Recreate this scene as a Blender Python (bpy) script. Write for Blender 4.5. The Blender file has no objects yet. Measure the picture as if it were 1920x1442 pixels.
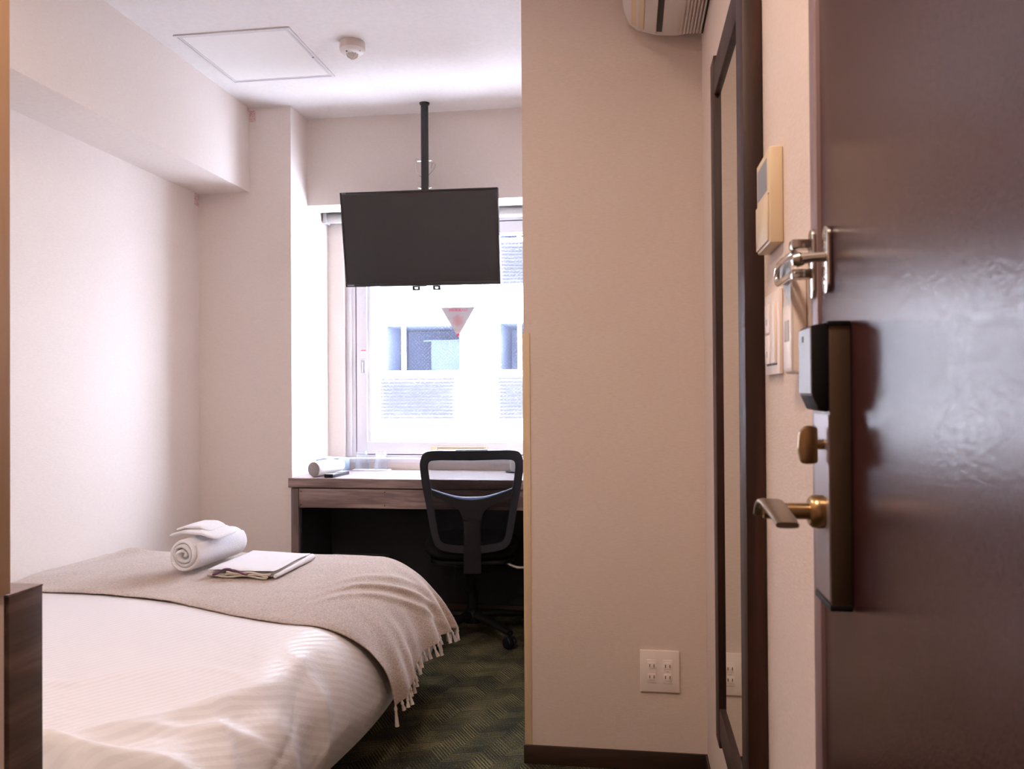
import bpy, bmesh, math, random
from mathutils import Vector, Matrix, noise
random.seed(7)
C = bpy.context.scene.collection
PI = math.pi

# ------------------------------------------------------------------ materials
def mat(name, col, rough=.6, metal=0., spec=.5, build=None, **kw):
    m = bpy.data.materials.new(name); m.use_nodes = True
    nt = m.node_tree; b = nt.nodes['Principled BSDF']
    b.inputs['Base Color'].default_value = (*col, 1)
    b.inputs['Roughness'].default_value = rough
    b.inputs['Metallic'].default_value = metal
    b.inputs['Specular IOR Level'].default_value = spec
    for k, v in kw.items():
        b.inputs[k.replace('_', ' ')].default_value = v
    if build: build(nt, b)
    return m

def N(nt, typ, **kw):
    n = nt.nodes.new(typ)
    for k, v in kw.items():
        if k.startswith('i_'):
            n.inputs[k[2:].replace('_', ' ')].default_value = v
        else:
            setattr(n, k, v)
    return n

def coords(nt, scale=(1, 1, 1), rot=(0, 0, 0)):
    t = N(nt, 'ShaderNodeTexCoord'); mp = N(nt, 'ShaderNodeMapping')
    mp.inputs['Scale'].default_value = scale; mp.inputs['Rotation'].default_value = rot
    nt.links.new(t.outputs['Object'], mp.inputs['Vector'])
    return mp.outputs['Vector']

def M_(nt, op, a, b=None, c=None):
    n = N(nt, 'ShaderNodeMath', operation=op)
    for i, v in enumerate((a, b, c)):
        if v is None: continue
        if isinstance(v, (int, float)): n.inputs[i].default_value = v
        else: nt.links.new(v, n.inputs[i])
    return n.outputs[0]

def ramp(nt, fac, stops):
    r = N(nt, 'ShaderNodeValToRGB'); e = r.color_ramp.elements
    while len(e) < len(stops): e.new(.5)
    for el, (p, c) in zip(e, stops):
        el.position = p; el.color = (*c, 1)
    nt.links.new(fac, r.inputs['Fac'])
    return r.outputs['Color']

def bump(nt, b, h, strength=.2, dist=.002):
    bp = N(nt, 'ShaderNodeBump'); bp.inputs['Strength'].default_value = strength
    bp.inputs['Distance'].default_value = dist
    nt.links.new(h, bp.inputs['Height']); nt.links.new(bp.outputs['Normal'], b.inputs['Normal'])

def noise_(nt, vec, scale, detail=3, rough=.5):
    n = N(nt, 'ShaderNodeTexNoise'); n.inputs['Scale'].default_value = scale
    n.inputs['Detail'].default_value = detail; n.inputs['Roughness'].default_value = rough
    nt.links.new(vec, n.inputs['Vector'])
    return n.outputs['Fac']

def wallpaper(c0, c1):
    def f(nt, b):
        v1 = coords(nt, (60, 60, 400)); v2 = coords(nt, (400, 400, 70)); v3 = coords(nt, (1, 1, 1))
        h = M_(nt, 'ADD', noise_(nt, v1, 1, 2), noise_(nt, v2, 1, 2))
        bump(nt, b, h, .22, .0015)
        k = M_(nt, 'ADD', M_(nt, 'MULTIPLY', noise_(nt, v1, 1, 2), .75), M_(nt, 'MULTIPLY', noise_(nt, v3, 1.5, 2), .25))
        nt.links.new(ramp(nt, k, [(.3, c0), (.7, c1)]), b.inputs['Base Color'])
    return f

def wood(c0, c1, c2, axis=0, scale=1.):
    def f(nt, b):
        s = [9 * scale] * 3; s[axis] = .9 * scale
        s2 = [90 * scale] * 3; s2[axis] = 2.5 * scale
        n1 = noise_(nt, coords(nt, s), 1.6, 5, .6); n2 = noise_(nt, coords(nt, s2), 1.5, 3, .6)
        w = M_(nt, 'ADD', M_(nt, 'MULTIPLY', M_(nt, 'SINE', M_(nt, 'MULTIPLY', n1, 22)), .18), M_(nt, 'ADD', M_(nt, 'MULTIPLY', n1, .55), M_(nt, 'MULTIPLY', n2, .3)))
        nt.links.new(ramp(nt, w, [(.22, c0), (.48, c1), (.75, c2)]), b.inputs['Base Color'])
        bump(nt, b, n2, .12, .001)
    return f

def carpet(nt, b):
    t = N(nt, 'ShaderNodeTexCoord'); sp = N(nt, 'ShaderNodeSeparateXYZ')
    mp = N(nt, 'ShaderNodeMapping'); mp.inputs['Rotation'].default_value = (0, 0, .35)
    nt.links.new(t.outputs['Object'], mp.inputs['Vector']); nt.links.new(mp.outputs[0], sp.inputs[0])
    x, y = sp.outputs[0], sp.outputs[1]
    P = .15
    zz = M_(nt, 'ABSOLUTE', M_(nt, 'SUBTRACT', M_(nt, 'FRACT', M_(nt, 'MULTIPLY', x, 1 / P)), .5))
    q = M_(nt, 'ADD', y, M_(nt, 'MULTIPLY', zz, P * .75))
    cb = N(nt, 'ShaderNodeCombineXYZ')
    nt.links.new(M_(nt, 'FLOOR', M_(nt, 'MULTIPLY', x, 2 / P)), cb.inputs[0])
    nt.links.new(M_(nt, 'FLOOR', M_(nt, 'MULTIPLY', q, 1 / .06)), cb.inputs[1])
    wn = N(nt, 'ShaderNodeTexWhiteNoise'); nt.links.new(cb.outputs[0], wn.inputs[0]); rnd = wn.outputs['Value']
    st = M_(nt, 'SINE', M_(nt, 'ADD', M_(nt, 'MULTIPLY', q, 2 * PI / .0125), M_(nt, 'MULTIPLY', rnd, 6)))
    st = M_(nt, 'MULTIPLY', st, M_(nt, 'ADD', .06, M_(nt, 'MULTIPLY', rnd, .14)))
    pile = noise_(nt, coords(nt, (260, 260, 260)), 1, 2)
    patch = noise_(nt, coords(nt, (7, 7, 7)), 1, 2)
    v = M_(nt, 'ADD', st, M_(nt, 'ADD', M_(nt, 'MULTIPLY', M_(nt, 'SUBTRACT', rnd, .5), .08), M_(nt, 'ADD', M_(nt, 'MULTIPLY', pile, .9), M_(nt, 'SUBTRACT', M_(nt, 'MULTIPLY', patch, .5), .2))))
    nt.links.new(ramp(nt, v, [(.3, (.015, .018, .018)), (.5, (.058, .055, .033)), (.72, (.17, .148, .066)), (.95, (.27, .24, .12))]), b.inputs['Base Color'])
    bump(nt, b, M_(nt, 'ADD', pile, st), .8, .004)

def fabric(c0, c1, sc=500, bs=.5, sheen=.3):
    def f(nt, b):
        n1 = noise_(nt, coords(nt, (sc, sc * .35, sc)), 1, 2); n2 = noise_(nt, coords(nt, (sc * .35, sc, sc)), 1, 2)
        k = M_(nt, 'MULTIPLY', M_(nt, 'ADD', n1, n2), .5)
        nt.links.new(ramp(nt, k, [(.38, c0), (.62, c1)]), b.inputs['Base Color'])
        bump(nt, b, k, bs, .002)
        b.inputs['Sheen Weight'].default_value = sheen
    return f

def damask(nt, b):
    t = N(nt, 'ShaderNodeTexCoord'); mp = N(nt, 'ShaderNodeMapping'); sp = N(nt, 'ShaderNodeSeparateXYZ')
    nt.links.new(t.outputs['UV'], mp.inputs[0]); nt.links.new(mp.outputs[0], sp.inputs[0])
    q = M_(nt, 'SUBTRACT', M_(nt, 'MULTIPLY', sp.outputs[0], .88), M_(nt, 'MULTIPLY', sp.outputs[1], .47))
    s = M_(nt, 'SINE', M_(nt, 'MULTIPLY', q, 2 * PI / .019))
    s = M_(nt, 'MULTIPLY', M_(nt, 'ADD', M_(nt, 'MULTIPLY', s, 3), 1), .5)
    s = M_(nt, 'MINIMUM', M_(nt, 'MAXIMUM', s, 0), 1)
    nt.links.new(ramp(nt, s, [(0, (.80, .80, .86)), (1, (.85, .855, .915))]), b.inputs['Base Color'])
    r = M_(nt, 'ADD', .42, M_(nt, 'MULTIPLY', s, .2)); nt.links.new(r, b.inputs['Roughness'])
    w = noise_(nt, coords(nt, (9, 5, 9)), 1, 4, .55)
    cr = noise_(nt, coords(nt, (6, 14, 22)), 1, 3, .6)
    cr = M_(nt, 'MINIMUM', M_(nt, 'MULTIPLY', M_(nt, 'ABSOLUTE', M_(nt, 'SUBTRACT', cr, .5)), 9), 1)
    bump(nt, b, M_(nt, 'ADD', M_(nt, 'ADD', M_(nt, 'MULTIPLY', s, .04), w), M_(nt, 'MULTIPLY', cr, .10)), .3, .010)

def brushed(nt, b):
    n = noise_(nt, coords(nt, (60, 60, 900)), 1, 2)
    bump(nt, b, n, .05, .0005)

def doorpaint(nt, b):
    n = noise_(nt, coords(nt, (700, 800, 240)), 1, 2); n2 = noise_(nt, coords(nt, (3, 3, 3)), 1, 3)
    bump(nt, b, n, .35, .0011)
    nt.links.new(ramp(nt, n2, [(.3, (.036, .0115, .0125)), (.7, (.048, .016, .0165))]), b.inputs['Base Color'])

def mesh_fabric(nt, b):
    t = N(nt, 'ShaderNodeTexCoord'); sp = N(nt, 'ShaderNodeSeparateXYZ')
    nt.links.new(t.outputs['Object'], sp.inputs[0])
    k = 2 * PI / .0042
    a = M_(nt, 'SINE', M_(nt, 'MULTIPLY', M_(nt, 'ADD', sp.outputs[0], sp.outputs[2]), k))
    c = M_(nt, 'SINE', M_(nt, 'MULTIPLY', M_(nt, 'SUBTRACT', sp.outputs[0], sp.outputs[2]), k))
    hole = M_(nt, 'GREATER_THAN', M_(nt, 'MULTIPLY', a, c), .12)
    tr = N(nt, 'ShaderNodeBsdfTransparent'); mx = N(nt, 'ShaderNodeMixShader')
    nt.links.new(hole, mx.inputs[0]); nt.links.new(b.outputs[0], mx.inputs[1]); nt.links.new(tr.outputs[0], mx.inputs[2])
    nt.links.new(mx.outputs[0], nt.nodes['Material Output'].inputs['Surface'])

def wired_glass(nt, b):
    t = N(nt, 'ShaderNodeTexCoord'); sp = N(nt, 'ShaderNodeSeparateXYZ')
    nt.links.new(t.outputs['Object'], sp.inputs[0])
    x, z = sp.outputs[0], sp.outputs[2]
    def wire(v):
        f = M_(nt, 'ABSOLUTE', M_(nt, 'SUBTRACT', M_(nt, 'FRACT', M_(nt, 'MULTIPLY', v, 1 / .0185)), .5))
        return M_(nt, 'LESS_THAN', f, .045)
    w = M_(nt, 'MAXIMUM', wire(M_(nt, 'ADD', x, z)), wire(M_(nt, 'SUBTRACT', x, z)))
    tr = N(nt, 'ShaderNodeBsdfTransparent'); tr.inputs[0].default_value = (.97, .98, 1, 1)
    gl = N(nt, 'ShaderNodeBsdfGlossy'); gl.inputs['Roughness'].default_value = .02
    tl = N(nt, 'ShaderNodeBsdfTranslucent'); tl.inputs[0].default_value = (.9, .92, .95, 1)
    m1 = N(nt, 'ShaderNodeMixShader'); m1.inputs[0].default_value = .04
    nt.links.new(tr.outputs[0], m1.inputs[1]); nt.links.new(gl.outputs[0], m1.inputs[2])
    m2 = N(nt, 'ShaderNodeMixShader')
    nt.links.new(M_(nt, 'MULTIPLY', w, .022), m2.inputs[0]); nt.links.new(m1.outputs[0], m2.inputs[1]); nt.links.new(tl.outputs[0], m2.inputs[2])
    nt.links.new(m2.outputs[0], nt.nodes['Material Output'].inputs['Surface'])

def tumbler_glass(nt, b):
    tr = N(nt, 'ShaderNodeBsdfTransparent'); tr.inputs[0].default_value = (.975, .98, .995, 1)
    gl = N(nt, 'ShaderNodeBsdfGlossy'); gl.inputs['Roughness'].default_value = .03
    df = N(nt, 'ShaderNodeBsdfTranslucent'); df.inputs[0].default_value = (.9, .9, .95, 1)
    lw = N(nt, 'ShaderNodeLayerWeight'); lw.inputs[0].default_value = .35
    m1 = N(nt, 'ShaderNodeMixShader'); m2 = N(nt, 'ShaderNodeMixShader'); m2.inputs[0].default_value = .08
    nt.links.new(M_(nt, 'ADD', M_(nt, 'MULTIPLY', lw.outputs['Facing'], .5), .05), m1.inputs[0])
    nt.links.new(tr.outputs[0], m1.inputs[1]); nt.links.new(gl.outputs[0], m1.inputs[2])
    nt.links.new(m1.outputs[0], m2.inputs[1]); nt.links.new(df.outputs[0], m2.inputs[2])
    nt.links.new(m2.outputs[0], nt.nodes['Material Output'].inputs['Surface'])

def backlit(col, k=.55):
    def f(nt, b):
        n = noise_(nt, coords(nt, (60, 60, 60)), 1, 2)
        c = ramp(nt, n, [(.3, tuple(v * .97 for v in col)), (.7, col)])
        tl = N(nt, 'ShaderNodeBsdfTranslucent'); mx = N(nt, 'ShaderNodeMixShader'); mx.inputs[0].default_value = k
        nt.links.new(c, b.inputs['Base Color']); nt.links.new(c, tl.inputs[0])
        nt.links.new(b.outputs[0], mx.inputs[1]); nt.links.new(tl.outputs[0], mx.inputs[2])
        nt.links.new(mx.outputs[0], nt.nodes['Material Output'].inputs['Surface'])
    return f

def perforated(nt, b):
    t = N(nt, 'ShaderNodeTexCoord'); mp = N(nt, 'ShaderNodeMapping')
    mp.inputs['Scale'].default_value = (1 / .0062,) * 3
    nt.links.new(t.outputs['UV'], mp.inputs[0])
    v = N(nt, 'ShaderNodeTexVoronoi'); v.inputs['Randomness'].default_value = 0; v.inputs['Scale'].default_value = 1
    nt.links.new(mp.outputs[0], v.inputs['Vector'])
    nt.links.new(ramp(nt, v.outputs['Distance'], [(.30, (.06, .055, .055)), (.36, (.42, .39, .38))]), b.inputs['Base Color'])

def tape_pattern(nt, b):
    n = noise_(nt, coords(nt, (260, 260, 260)), 1, 1)
    nt.links.new(ramp(nt, n, [(.46, (.72, .61, .57)), (.58, (.56, .30, .31))]), b.inputs['Base Color'])

def card_photo(nt, b):
    n = noise_(nt, coords(nt, (30, 30, 30)), 1, 2)
    nt.links.new(ramp(nt, n, [(.35, (.25, .33, .40)), (.5, (.45, .52, .6)), (.65, (.22, .34, .2))]), b.inputs['Base Color'])

WARM = wallpaper((.60, .50, .435), (.66, .555, .485))
m_wall = mat('wallpaper_cream', (.74, .68, .63), .75, build=wallpaper((.73, .665, .63), (.79, .73, .69)))
m_wallw = mat('wallpaper_partition', (.68, .59, .53), .75, build=wallpaper((.63, .525, .465), (.70, .59, .525)))
m_ceil = mat('ceiling_paper', (.74, .71, .70), .8, build=wallpaper((.72, .69, .68), (.77, .74, .73)))
m_carpet = mat('carpet', (.05, .05, .03), .95, spec=.1, build=carpet)
m_brown = mat('dark_brown_trim', (.035, .016, .011), .5, spec=.3, build=wood((.022, .0085, .006), (.034, .0125, .008), (.05, .019, .0125), 2))
m_base = mat('baseboard_vinyl', (.04, .02, .014), .5, build=wood((.03, .015, .01), (.04, .02, .014), (.05, .025, .017), 0))
m_guard = mat('beige_corner_guard', (.66, .51, .33), .45, build=wood((.62, .47, .30), (.66, .51, .33), (.70, .55, .36), 2))
m_tan = mat('tan_panel', (.50, .31, .17), .6, build=wood((.47, .29, .155), (.50, .31, .17), (.54, .34, .19), 2))
m_pale = mat('pale_panel', (.55, .48, .34), .7, build=WARM)
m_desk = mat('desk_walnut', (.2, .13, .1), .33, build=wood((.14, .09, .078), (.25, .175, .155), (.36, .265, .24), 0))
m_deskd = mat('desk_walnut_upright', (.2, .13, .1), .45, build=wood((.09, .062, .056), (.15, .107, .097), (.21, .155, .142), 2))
m_desktop = mat('desk_walnut_glare', (.3, .22, .2), .33, spec=.9, build=wood((.27, .22, .215), (.34, .28, .27), (.42, .36, .35), 0))  # desk wood with the window glare put into a lighter base colour
m_head = mat('headboard_walnut', (.1, .06, .045), .5, build=wood((.05, .028, .023), (.088, .052, .041), (.14, .087, .068), 1))
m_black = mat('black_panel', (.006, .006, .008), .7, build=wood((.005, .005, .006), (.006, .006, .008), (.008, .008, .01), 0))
m_plast = mat('black_plastic', (.006, .007, .011), .42, spec=.3, build=brushed)
m_plast2 = mat('soft_black_plastic', (.004, .004, .005), .55, spec=.22, build=brushed)
m_seat = mat('black_seat_fabric', (.012, .012, .013), .95, spec=.1, build=fabric((.005, .005, .006), (.010, .010, .011), 300, .5, 0))
m_cmesh = mat('black_chair_mesh', (.004, .004, .006), .8, spec=.1, build=mesh_fabric)
m_rim = mat('blue_edge_highlight', (.13, .19, .36), .15, build=brushed)  # bluish highlight along the yoke edge, put into the base colour
m_alu = mat('white_aluminium', (.74, .74, .78), .4, build=brushed)
m_alug = mat('grey_aluminium', (.45, .45, .48), .4, build=brushed)
m_gasket = mat('black_gasket', (.02, .015, .025), .5, build=brushed)
m_glass = mat('wired_glass', (1, 1, 1), .02, build=wired_glass)
m_tumbler = mat('tumbler_glass', (1, 1, 1), .02, build=tumbler_glass)
m_white = mat('white_plastic', (.78, .76, .75), .4, build=brushed)
m_ivory = mat('ivory_plastic', (.62, .50, .34), .4, build=brushed)
m_outlet = mat('outlet_plastic', (.82, .72, .67), .4, build=brushed)
m_slot = mat('dark_slot', (.02, .018, .015), .6, build=brushed)
m_duvet = mat('white_damask_cotton', (.84, .82, .84), .5, build=damask)
m_throw = mat('beige_woven_throw', (.4, .3, .24), .9, spec=.2, build=fabric((.255, .18, .135), (.46, .36, .295), 330, .9, .45))
m_fringe = mat('pale_cotton_fringe', (.55, .48, .44), .9, build=fabric((.46, .40, .36), (.60, .53, .48), 900))
m_towel = mat('white_terry', (.84, .83, .85), .95, spec=.1, build=fabric((.77, .78, .83), (.86, .87, .92), 420, 1., .4))
m_pyj = mat('white_nightwear_cotton', (.80, .79, .84), .9, spec=.1, build=fabric((.76, .75, .79), (.83, .82, .86), 700))
m_pyjin = mat('cream_lining', (.62, .58, .52), .9, build=fabric((.57, .53, .47), (.66, .62, .56), 700))
m_purple = mat('purple_piping', (.16, .05, .15), .7, build=fabric((.13, .04, .12), (.2, .07, .19), 700))
m_screen = mat('tv_screen', (.020, .0195, .0205), .12, spec=.6, build=brushed)
m_tvblk = mat('tv_black', (.010, .010, .011), .35, build=brushed)
m_steel = mat('bright_steel', (.62, .60, .56), .18, 1., build=brushed)
m_chrome = mat('chrome', (.75, .73, .70), .12, 1., build=brushed)
m_bronze = mat('antique_bronze', (.36, .24, .12), .28, 1., build=brushed)
m_bronzeg = mat('satin_bronze_lever', (.42, .36, .29), .32, 1., build=brushed)
m_lockbr = mat('lock_brown_metal', (.10, .065, .045), .42, .6, build=brushed)
m_locksil = mat('lock_silver', (.27, .285, .31), .45, .3, build=brushed)
m_lockfront = mat('lock_grey', (.30, .26, .27), .4, .6, build=brushed)
m_door = mat('door_maroon', (.05, .018, .018), .22, spec=.6, build=doorpaint)
m_jamb = mat('jamb_maroon', (.16, .09, .09), .45, build=doorpaint)
m_jambf = mat('door_frame_mauve', (.20, .125, .125), .45, build=brushed)
m_mirror = mat('mirror_glass', (.80, .84, .78), .01, 1., build=None)
m_blind = mat('grey_blind_fabric', (.42, .42, .40), .8, build=fabric((.38, .38, .36), (.46, .46, .44), 400))
m_tissue = mat('pale_blue_card', (.50, .58, .68), .6, build=fabric((.27, .34, .43), (.31, .38, .47), 100, .1, 0))
m_paper = mat('white_paper', (.86, .86, .88), .8, build=fabric((.84, .84, .86), (.88, .88, .9), 100, .1, 0))
m_perf = mat('perforated_grey', (.4, .38, .37), .5, build=perforated)
m_sticker = mat('sticker_grey', (.50, .49, .52), .7, build=backlit((.46, .45, .48), .035))
m_red = mat('sticker_red', (.62, .07, .12), .6, build=backlit((.70, .05, .10), .05))
m_pink = mat('sticker_pale_red', (.60, .26, .26), .6, build=backlit((.70, .20, .20), .05))
m_tape = mat('faded_red_tape', (.6, .4, .4), .8, build=tape_pattern)
m_vent = mat('white_hatch', (.80, .78, .77), .6, build=fabric((.79, .77, .76), (.81, .79, .78), 60, .05, 0))
m_hatchf = mat('hatch_aluminium', (.66, .65, .66), .4, build=brushed)
m_detw = mat('detector_plastic', (.64, .57, .53), .5, build=brushed)
m_card = mat('printed_card', (.4, .5, .6), .3, build=card_photo)
m_facade = mat('facade_white_tile', (.85, .85, .85), .8, build=fabric((.82, .82, .83), (.88, .88, .88), 8, .1, 0))
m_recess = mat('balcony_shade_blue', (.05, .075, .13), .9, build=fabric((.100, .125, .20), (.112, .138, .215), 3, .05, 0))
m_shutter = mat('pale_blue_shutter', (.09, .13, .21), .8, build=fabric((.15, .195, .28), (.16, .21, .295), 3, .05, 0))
m_louvre = mat('louvre_grey', (.016, .016, .022), .9, spec=.0, build=fabric((.026, .026, .033), (.030, .030, .038), 3, .05, 0))
m_parapet = mat('parapet_shade_grey', (.075, .075, .08), .9, spec=.0, build=fabric((.17, .17, .175), (.18, .18, .185), 3, .05, 0))  # grey carries the shade on the parapet
m_acw = mat('aircon_white', (.62, .56, .53), .5, build=brushed)
m_acy = mat('aircon_yellowed', (.60, .47, .30), .5, build=brushed)
m_safe = mat('safe_grey', (.17, .17, .17), .5, build=brushed)

# ------------------------------------------------------------------ mesh helpers
class B:
    def __init__(s): s.bm = bmesh.new()
    def box(s, x0, x1, y0, y1, z0, z1, bev=0., seg=2):
        b = bmesh.new(); bmesh.ops.create_cube(b, size=1)
        for v in b.verts:
            v.co = Vector(((x0 + x1) / 2 + v.co.x * (x1 - x0), (y0 + y1) / 2 + v.co.y * (y1 - y0), (z0 + z1) / 2 + v.co.z * (z1 - z0)))
        if bev > 0: bmesh.ops.bevel(b, geom=b.edges[:], offset=bev, segments=seg, profile=.5, affect='EDGES')
        s._add(b); return s
    def _add(s, b, mtx=None):
        if mtx is not None: bmesh.ops.transform(b, matrix=mtx, verts=b.verts[:])
        me = bpy.data.meshes.new('tmp'); b.to_mesh(me); b.free(); s.bm.from_mesh(me); bpy.data.meshes.remove(me)
    def tube(s, pts, r, n=10, cap=True, flat=1.0):
        pts = [Vector(p) for p in pts]
        rs = r if isinstance(r, (list, tuple)) else [r] * len(pts)
        rings = []; up = None
        for i, p in enumerate(pts):
            d = (pts[min(i + 1, len(pts) - 1)] - pts[max(i - 1, 0)]).normalized()
            if up is None:
                up = Vector((0, 0, 1)) if abs(d.z) < .9 else Vector((1, 0, 0))
            a = d.cross(up).normalized(); c = a.cross(d).normalized(); up = c
            rings.append([s.bm.verts.new(p + (a * math.cos(t) + c * math.sin(t) * flat) * rs[i]) for t in [2 * PI * k / n for k in range(n)]])
        for q, w in zip(rings, rings[1:]):
            for k in range(n): s.bm.faces.new((q[k], q[(k + 1) % n], w[(k + 1) % n], w[k]))
        if cap:
            s.bm.faces.new(rings[0][::-1]); s.bm.faces.new(rings[-1])
        return s
    def lathe(s, prof, origin=(0, 0, 0), axis=(0, 0, 1), n=32, close=False):
        o = Vector(origin); ax = Vector(axis).normalized()
        u = ax.orthogonal().normalized(); w = ax.cross(u)
        rings = []
        for r, h in prof:
            if r < 1e-6: rings.append([s.bm.verts.new(o + ax * h)])
            else: rings.append([s.bm.verts.new(o + ax * h + (u * math.cos(2 * PI * k / n) + w * math.sin(2 * PI * k / n)) * r) for k in range(n)])
        for q, t in zip(rings, rings[1:]):
            for k in range(n):
                k2 = (k + 1) % n
                if len(q) == 1 and len(t) == 1: continue
                if len(q) == 1: s.bm.faces.new((q[0], t[k2], t[k]))
                elif len(t) == 1: s.bm.faces.new((q[k], q[k2], t[0]))
                else: s.bm.faces.new((q[k], q[k2], t[k2], t[k]))
        return s
    def prism(s, poly, d, f, bev=0.):
        """poly: 2-D points, d: depth pair, f(u, v, w) -> 3-D point"""
        b = bmesh.new(); n = len(poly)
        a0 = [b.verts.new(f(u, v, d[0])) for u, v in poly]; a1 = [b.verts.new(f(u, v, d[1])) for u, v in poly]
        b.faces.new(a0[::-1]); b.faces.new(a1)
        for k in range(n): b.faces.new((a0[k], a0[(k + 1) % n], a1[(k + 1) % n], a1[k]))
        bmesh.ops.recalc_face_normals(b, faces=b.faces[:])
        if bev > 0: bmesh.ops.bevel(b, geom=b.edges[:], offset=bev, segments=2, profile=.5, affect='EDGES')
        s._add(b); return s
    def ring(s, outer, inner, d, f):
        n = len(outer); V = [[s.bm.verts.new(f(u, v, w)) for u, v in p] for w in d for p in (outer, inner)]
        o0, i0, o1, i1 = V
        for k in range(n):
            j = (k + 1) % n
            s.bm.faces.new((o0[k], o0[j], i0[j], i0[k])); s.bm.faces.new((o1[j], o1[k], i1[k], i1[j]))
            s.bm.faces.new((o0[j], o0[k], o1[k], o1[j])); s.bm.faces.new((i0[k], i0[j], i1[j], i1[k]))
        bmesh.ops.recalc_face_normals(s.bm, faces=s.bm.faces[:])
        return s
    def grid(s, nu, nv, f, uv=None):
        vs = [[s.bm.verts.new(f(i / (nu - 1), j / (nv - 1))) for j in range(nv)] for i in range(nu)]
        lay = s.bm.loops.layers.uv.verify() if uv else None
        for i in range(nu - 1):
            for j in range(nv - 1):
                fc = s.bm.faces.new((vs[i][j], vs[i + 1][j], vs[i + 1][j + 1], vs[i][j + 1]))
                if uv:
                    for lp, (a, c) in zip(fc.loops, ((i, j), (i + 1, j), (i + 1, j + 1), (i, j + 1))):
                        lp[lay].uv = uv(a / (nu - 1), c / (nv - 1))
        return s

def base(o, label=None, cat=None, group=None, kind=None):
    if label: o['label'] = label
    if cat: o['category'] = cat
    if group: o['group'] = group
    if kind: o['kind'] = kind
    return o

def thing(name, label, cat, loc=(0, 0, 0), rotz=0., group=None, kind=None):
    o = bpy.data.objects.new(name, None); C.objects.link(o)
    o.empty_display_size = .05
    o.location = loc; o.rotation_euler = (0, 0, rotz)
    return base(o, label, cat, group, kind)

def obj(name, b, m, parent=None, local=False, smooth=True, loc=None, sub=0, solid=0., angle=.6, label=None):
    """Links one mesh object. Geometry is given in world space (or in the thing's own space with local=True)."""
    bm = b.bm
    if parent is not None:
        root = parent
        while root.parent is not None: root = root.parent
        if not local:
            mw = Matrix.Translation(root.location) @ root.rotation_euler.to_matrix().to_4x4()
            bmesh.ops.transform(bm, matrix=mw.inverted(), verts=bm.verts[:])
    elif loc is not None:
        bmesh.ops.translate(bm, vec=-Vector(loc), verts=bm.verts[:])
    bmesh.ops.recalc_face_normals(bm, faces=bm.faces[:])
    me = bpy.data.meshes.new(name); bm.to_mesh(me); bm.free()
    o = bpy.data.objects.new(name, me); C.objects.link(o)
    me.materials.append(m)
    if parent is not None: o.parent = parent
    elif loc is not None: o.location = loc
    if solid:
        md = o.modifiers.new('thickness', 'SOLIDIFY'); md.thickness = solid; md.offset = 0
    if sub:
        md = o.modifiers.new('smooth', 'SUBSURF'); md.levels = sub; md.render_levels = sub
    if smooth:
        me.polygons.foreach_set('use_smooth', [True] * len(me.polygons))
        if not sub:
            try: me.set_sharp_from_angle(angle=angle)
            except Exception: pass
    if label: o['label'] = label
    return o

def struct(name, b, m, label, cat, **kw):
    o = obj(name, b, m, **kw)
    return base(o, label, cat, kind='structure')

def text(name, s, size, m, parent, loc, rot, ext=.0002, align='CENTER'):
    cu = bpy.data.curves.new(name, 'FONT'); cu.body = s; cu.size = size; cu.extrude = ext
    cu.align_x = align; cu.align_y = 'CENTER'
    t = bpy.data.objects.new('tmp_text', cu); C.objects.link(t)
    dg = bpy.context.evaluated_depsgraph_get(); dg.update()
    me = bpy.data.meshes.new_from_object(t.evaluated_get(dg))
    bpy.data.objects.remove(t); bpy.data.curves.remove(cu)
    me.name = name; me.materials.clear(); me.materials.append(m)
    o = bpy.data.objects.new(name, me); C.objects.link(o)
    o.parent = parent
    root = parent
    o.location = Vector(loc) - Vector(root.location); o.rotation_euler = rot
    return o

def rrect(x0, x1, y0, y1, r, n=6):
    p = []
    for cx, cy, a in ((x1 - r, y1 - r, 0), (x0 + r, y1 - r, 90), (x0 + r, y0 + r, 180), (x1 - r, y0 + r, 270)):
        for k in range(n + 1):
            t = math.radians(a + 90 * k / n); p.append((cx + r * math.cos(t), cy + r * math.sin(t)))
    return p

XY = lambda u, v, w: Vector((u, v, w))
XZ = lambda u, v, w: Vector((u, w, v))
YZ = lambda u, v, w: Vector((w, u, v))

# ------------------------------------------------------------------ the room
ZC = 2.421; XL = -1.987; XR = .2136; YP = 2.415; XP = -.312; YCOL = 3.57; XCOL = -1.533
REAR = -1.1
struct('floor', B().box(-2.2, .5, REAR - .1, 4.2, -.1, 0), m_carpet, 'dark olive green patterned carpet floor', 'floor', smooth=False)
struct('ceiling', B().box(-2.2, .5, REAR - .1, 4.2, ZC, ZC + .1), m_ceil, 'pale papered ceiling above the bed and television', 'ceiling', smooth=False)
struct('wall_left', B().box(XL - .1, XL, .955, 4.2, 0, ZC), m_wall, 'pale papered wall running beside the bed', 'wall', smooth=False)
struct('ceiling_beam', B().box(XL, -1.735, .955, YCOL, 2.03, ZC), m_wall, 'deep papered beam along the top of the bed wall', 'beam', smooth=False)
struct('column', B().box(XL, XCOL, YCOL, 4.2, 0, ZC), m_wall, 'papered column standing between bed wall and window', 'column', smooth=False)
struct('ceiling_beam', B().box(XCOL, XP, 3.765, 3.922, 2.003, ZC), m_wall, 'shallow papered beam across the ceiling in front of the window', 'beam', smooth=False)
WX0, WX1, WZ0, WZ1 = -1.447, -.36, .745, 1.985     # window opening
b = B().box(XCOL, WX0, 4.03, 4.14, 0, ZC).box(WX1, XP, 4.03, 4.14, 0, ZC).box(WX0, WX1, 4.03, 4.14, WZ1, ZC).box(XCOL, XP, 3.985, 4.14, 0, WZ0)
struct('wall_back', b, m_wall, 'pale wall around and below the window', 'wall', smooth=False)
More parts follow.
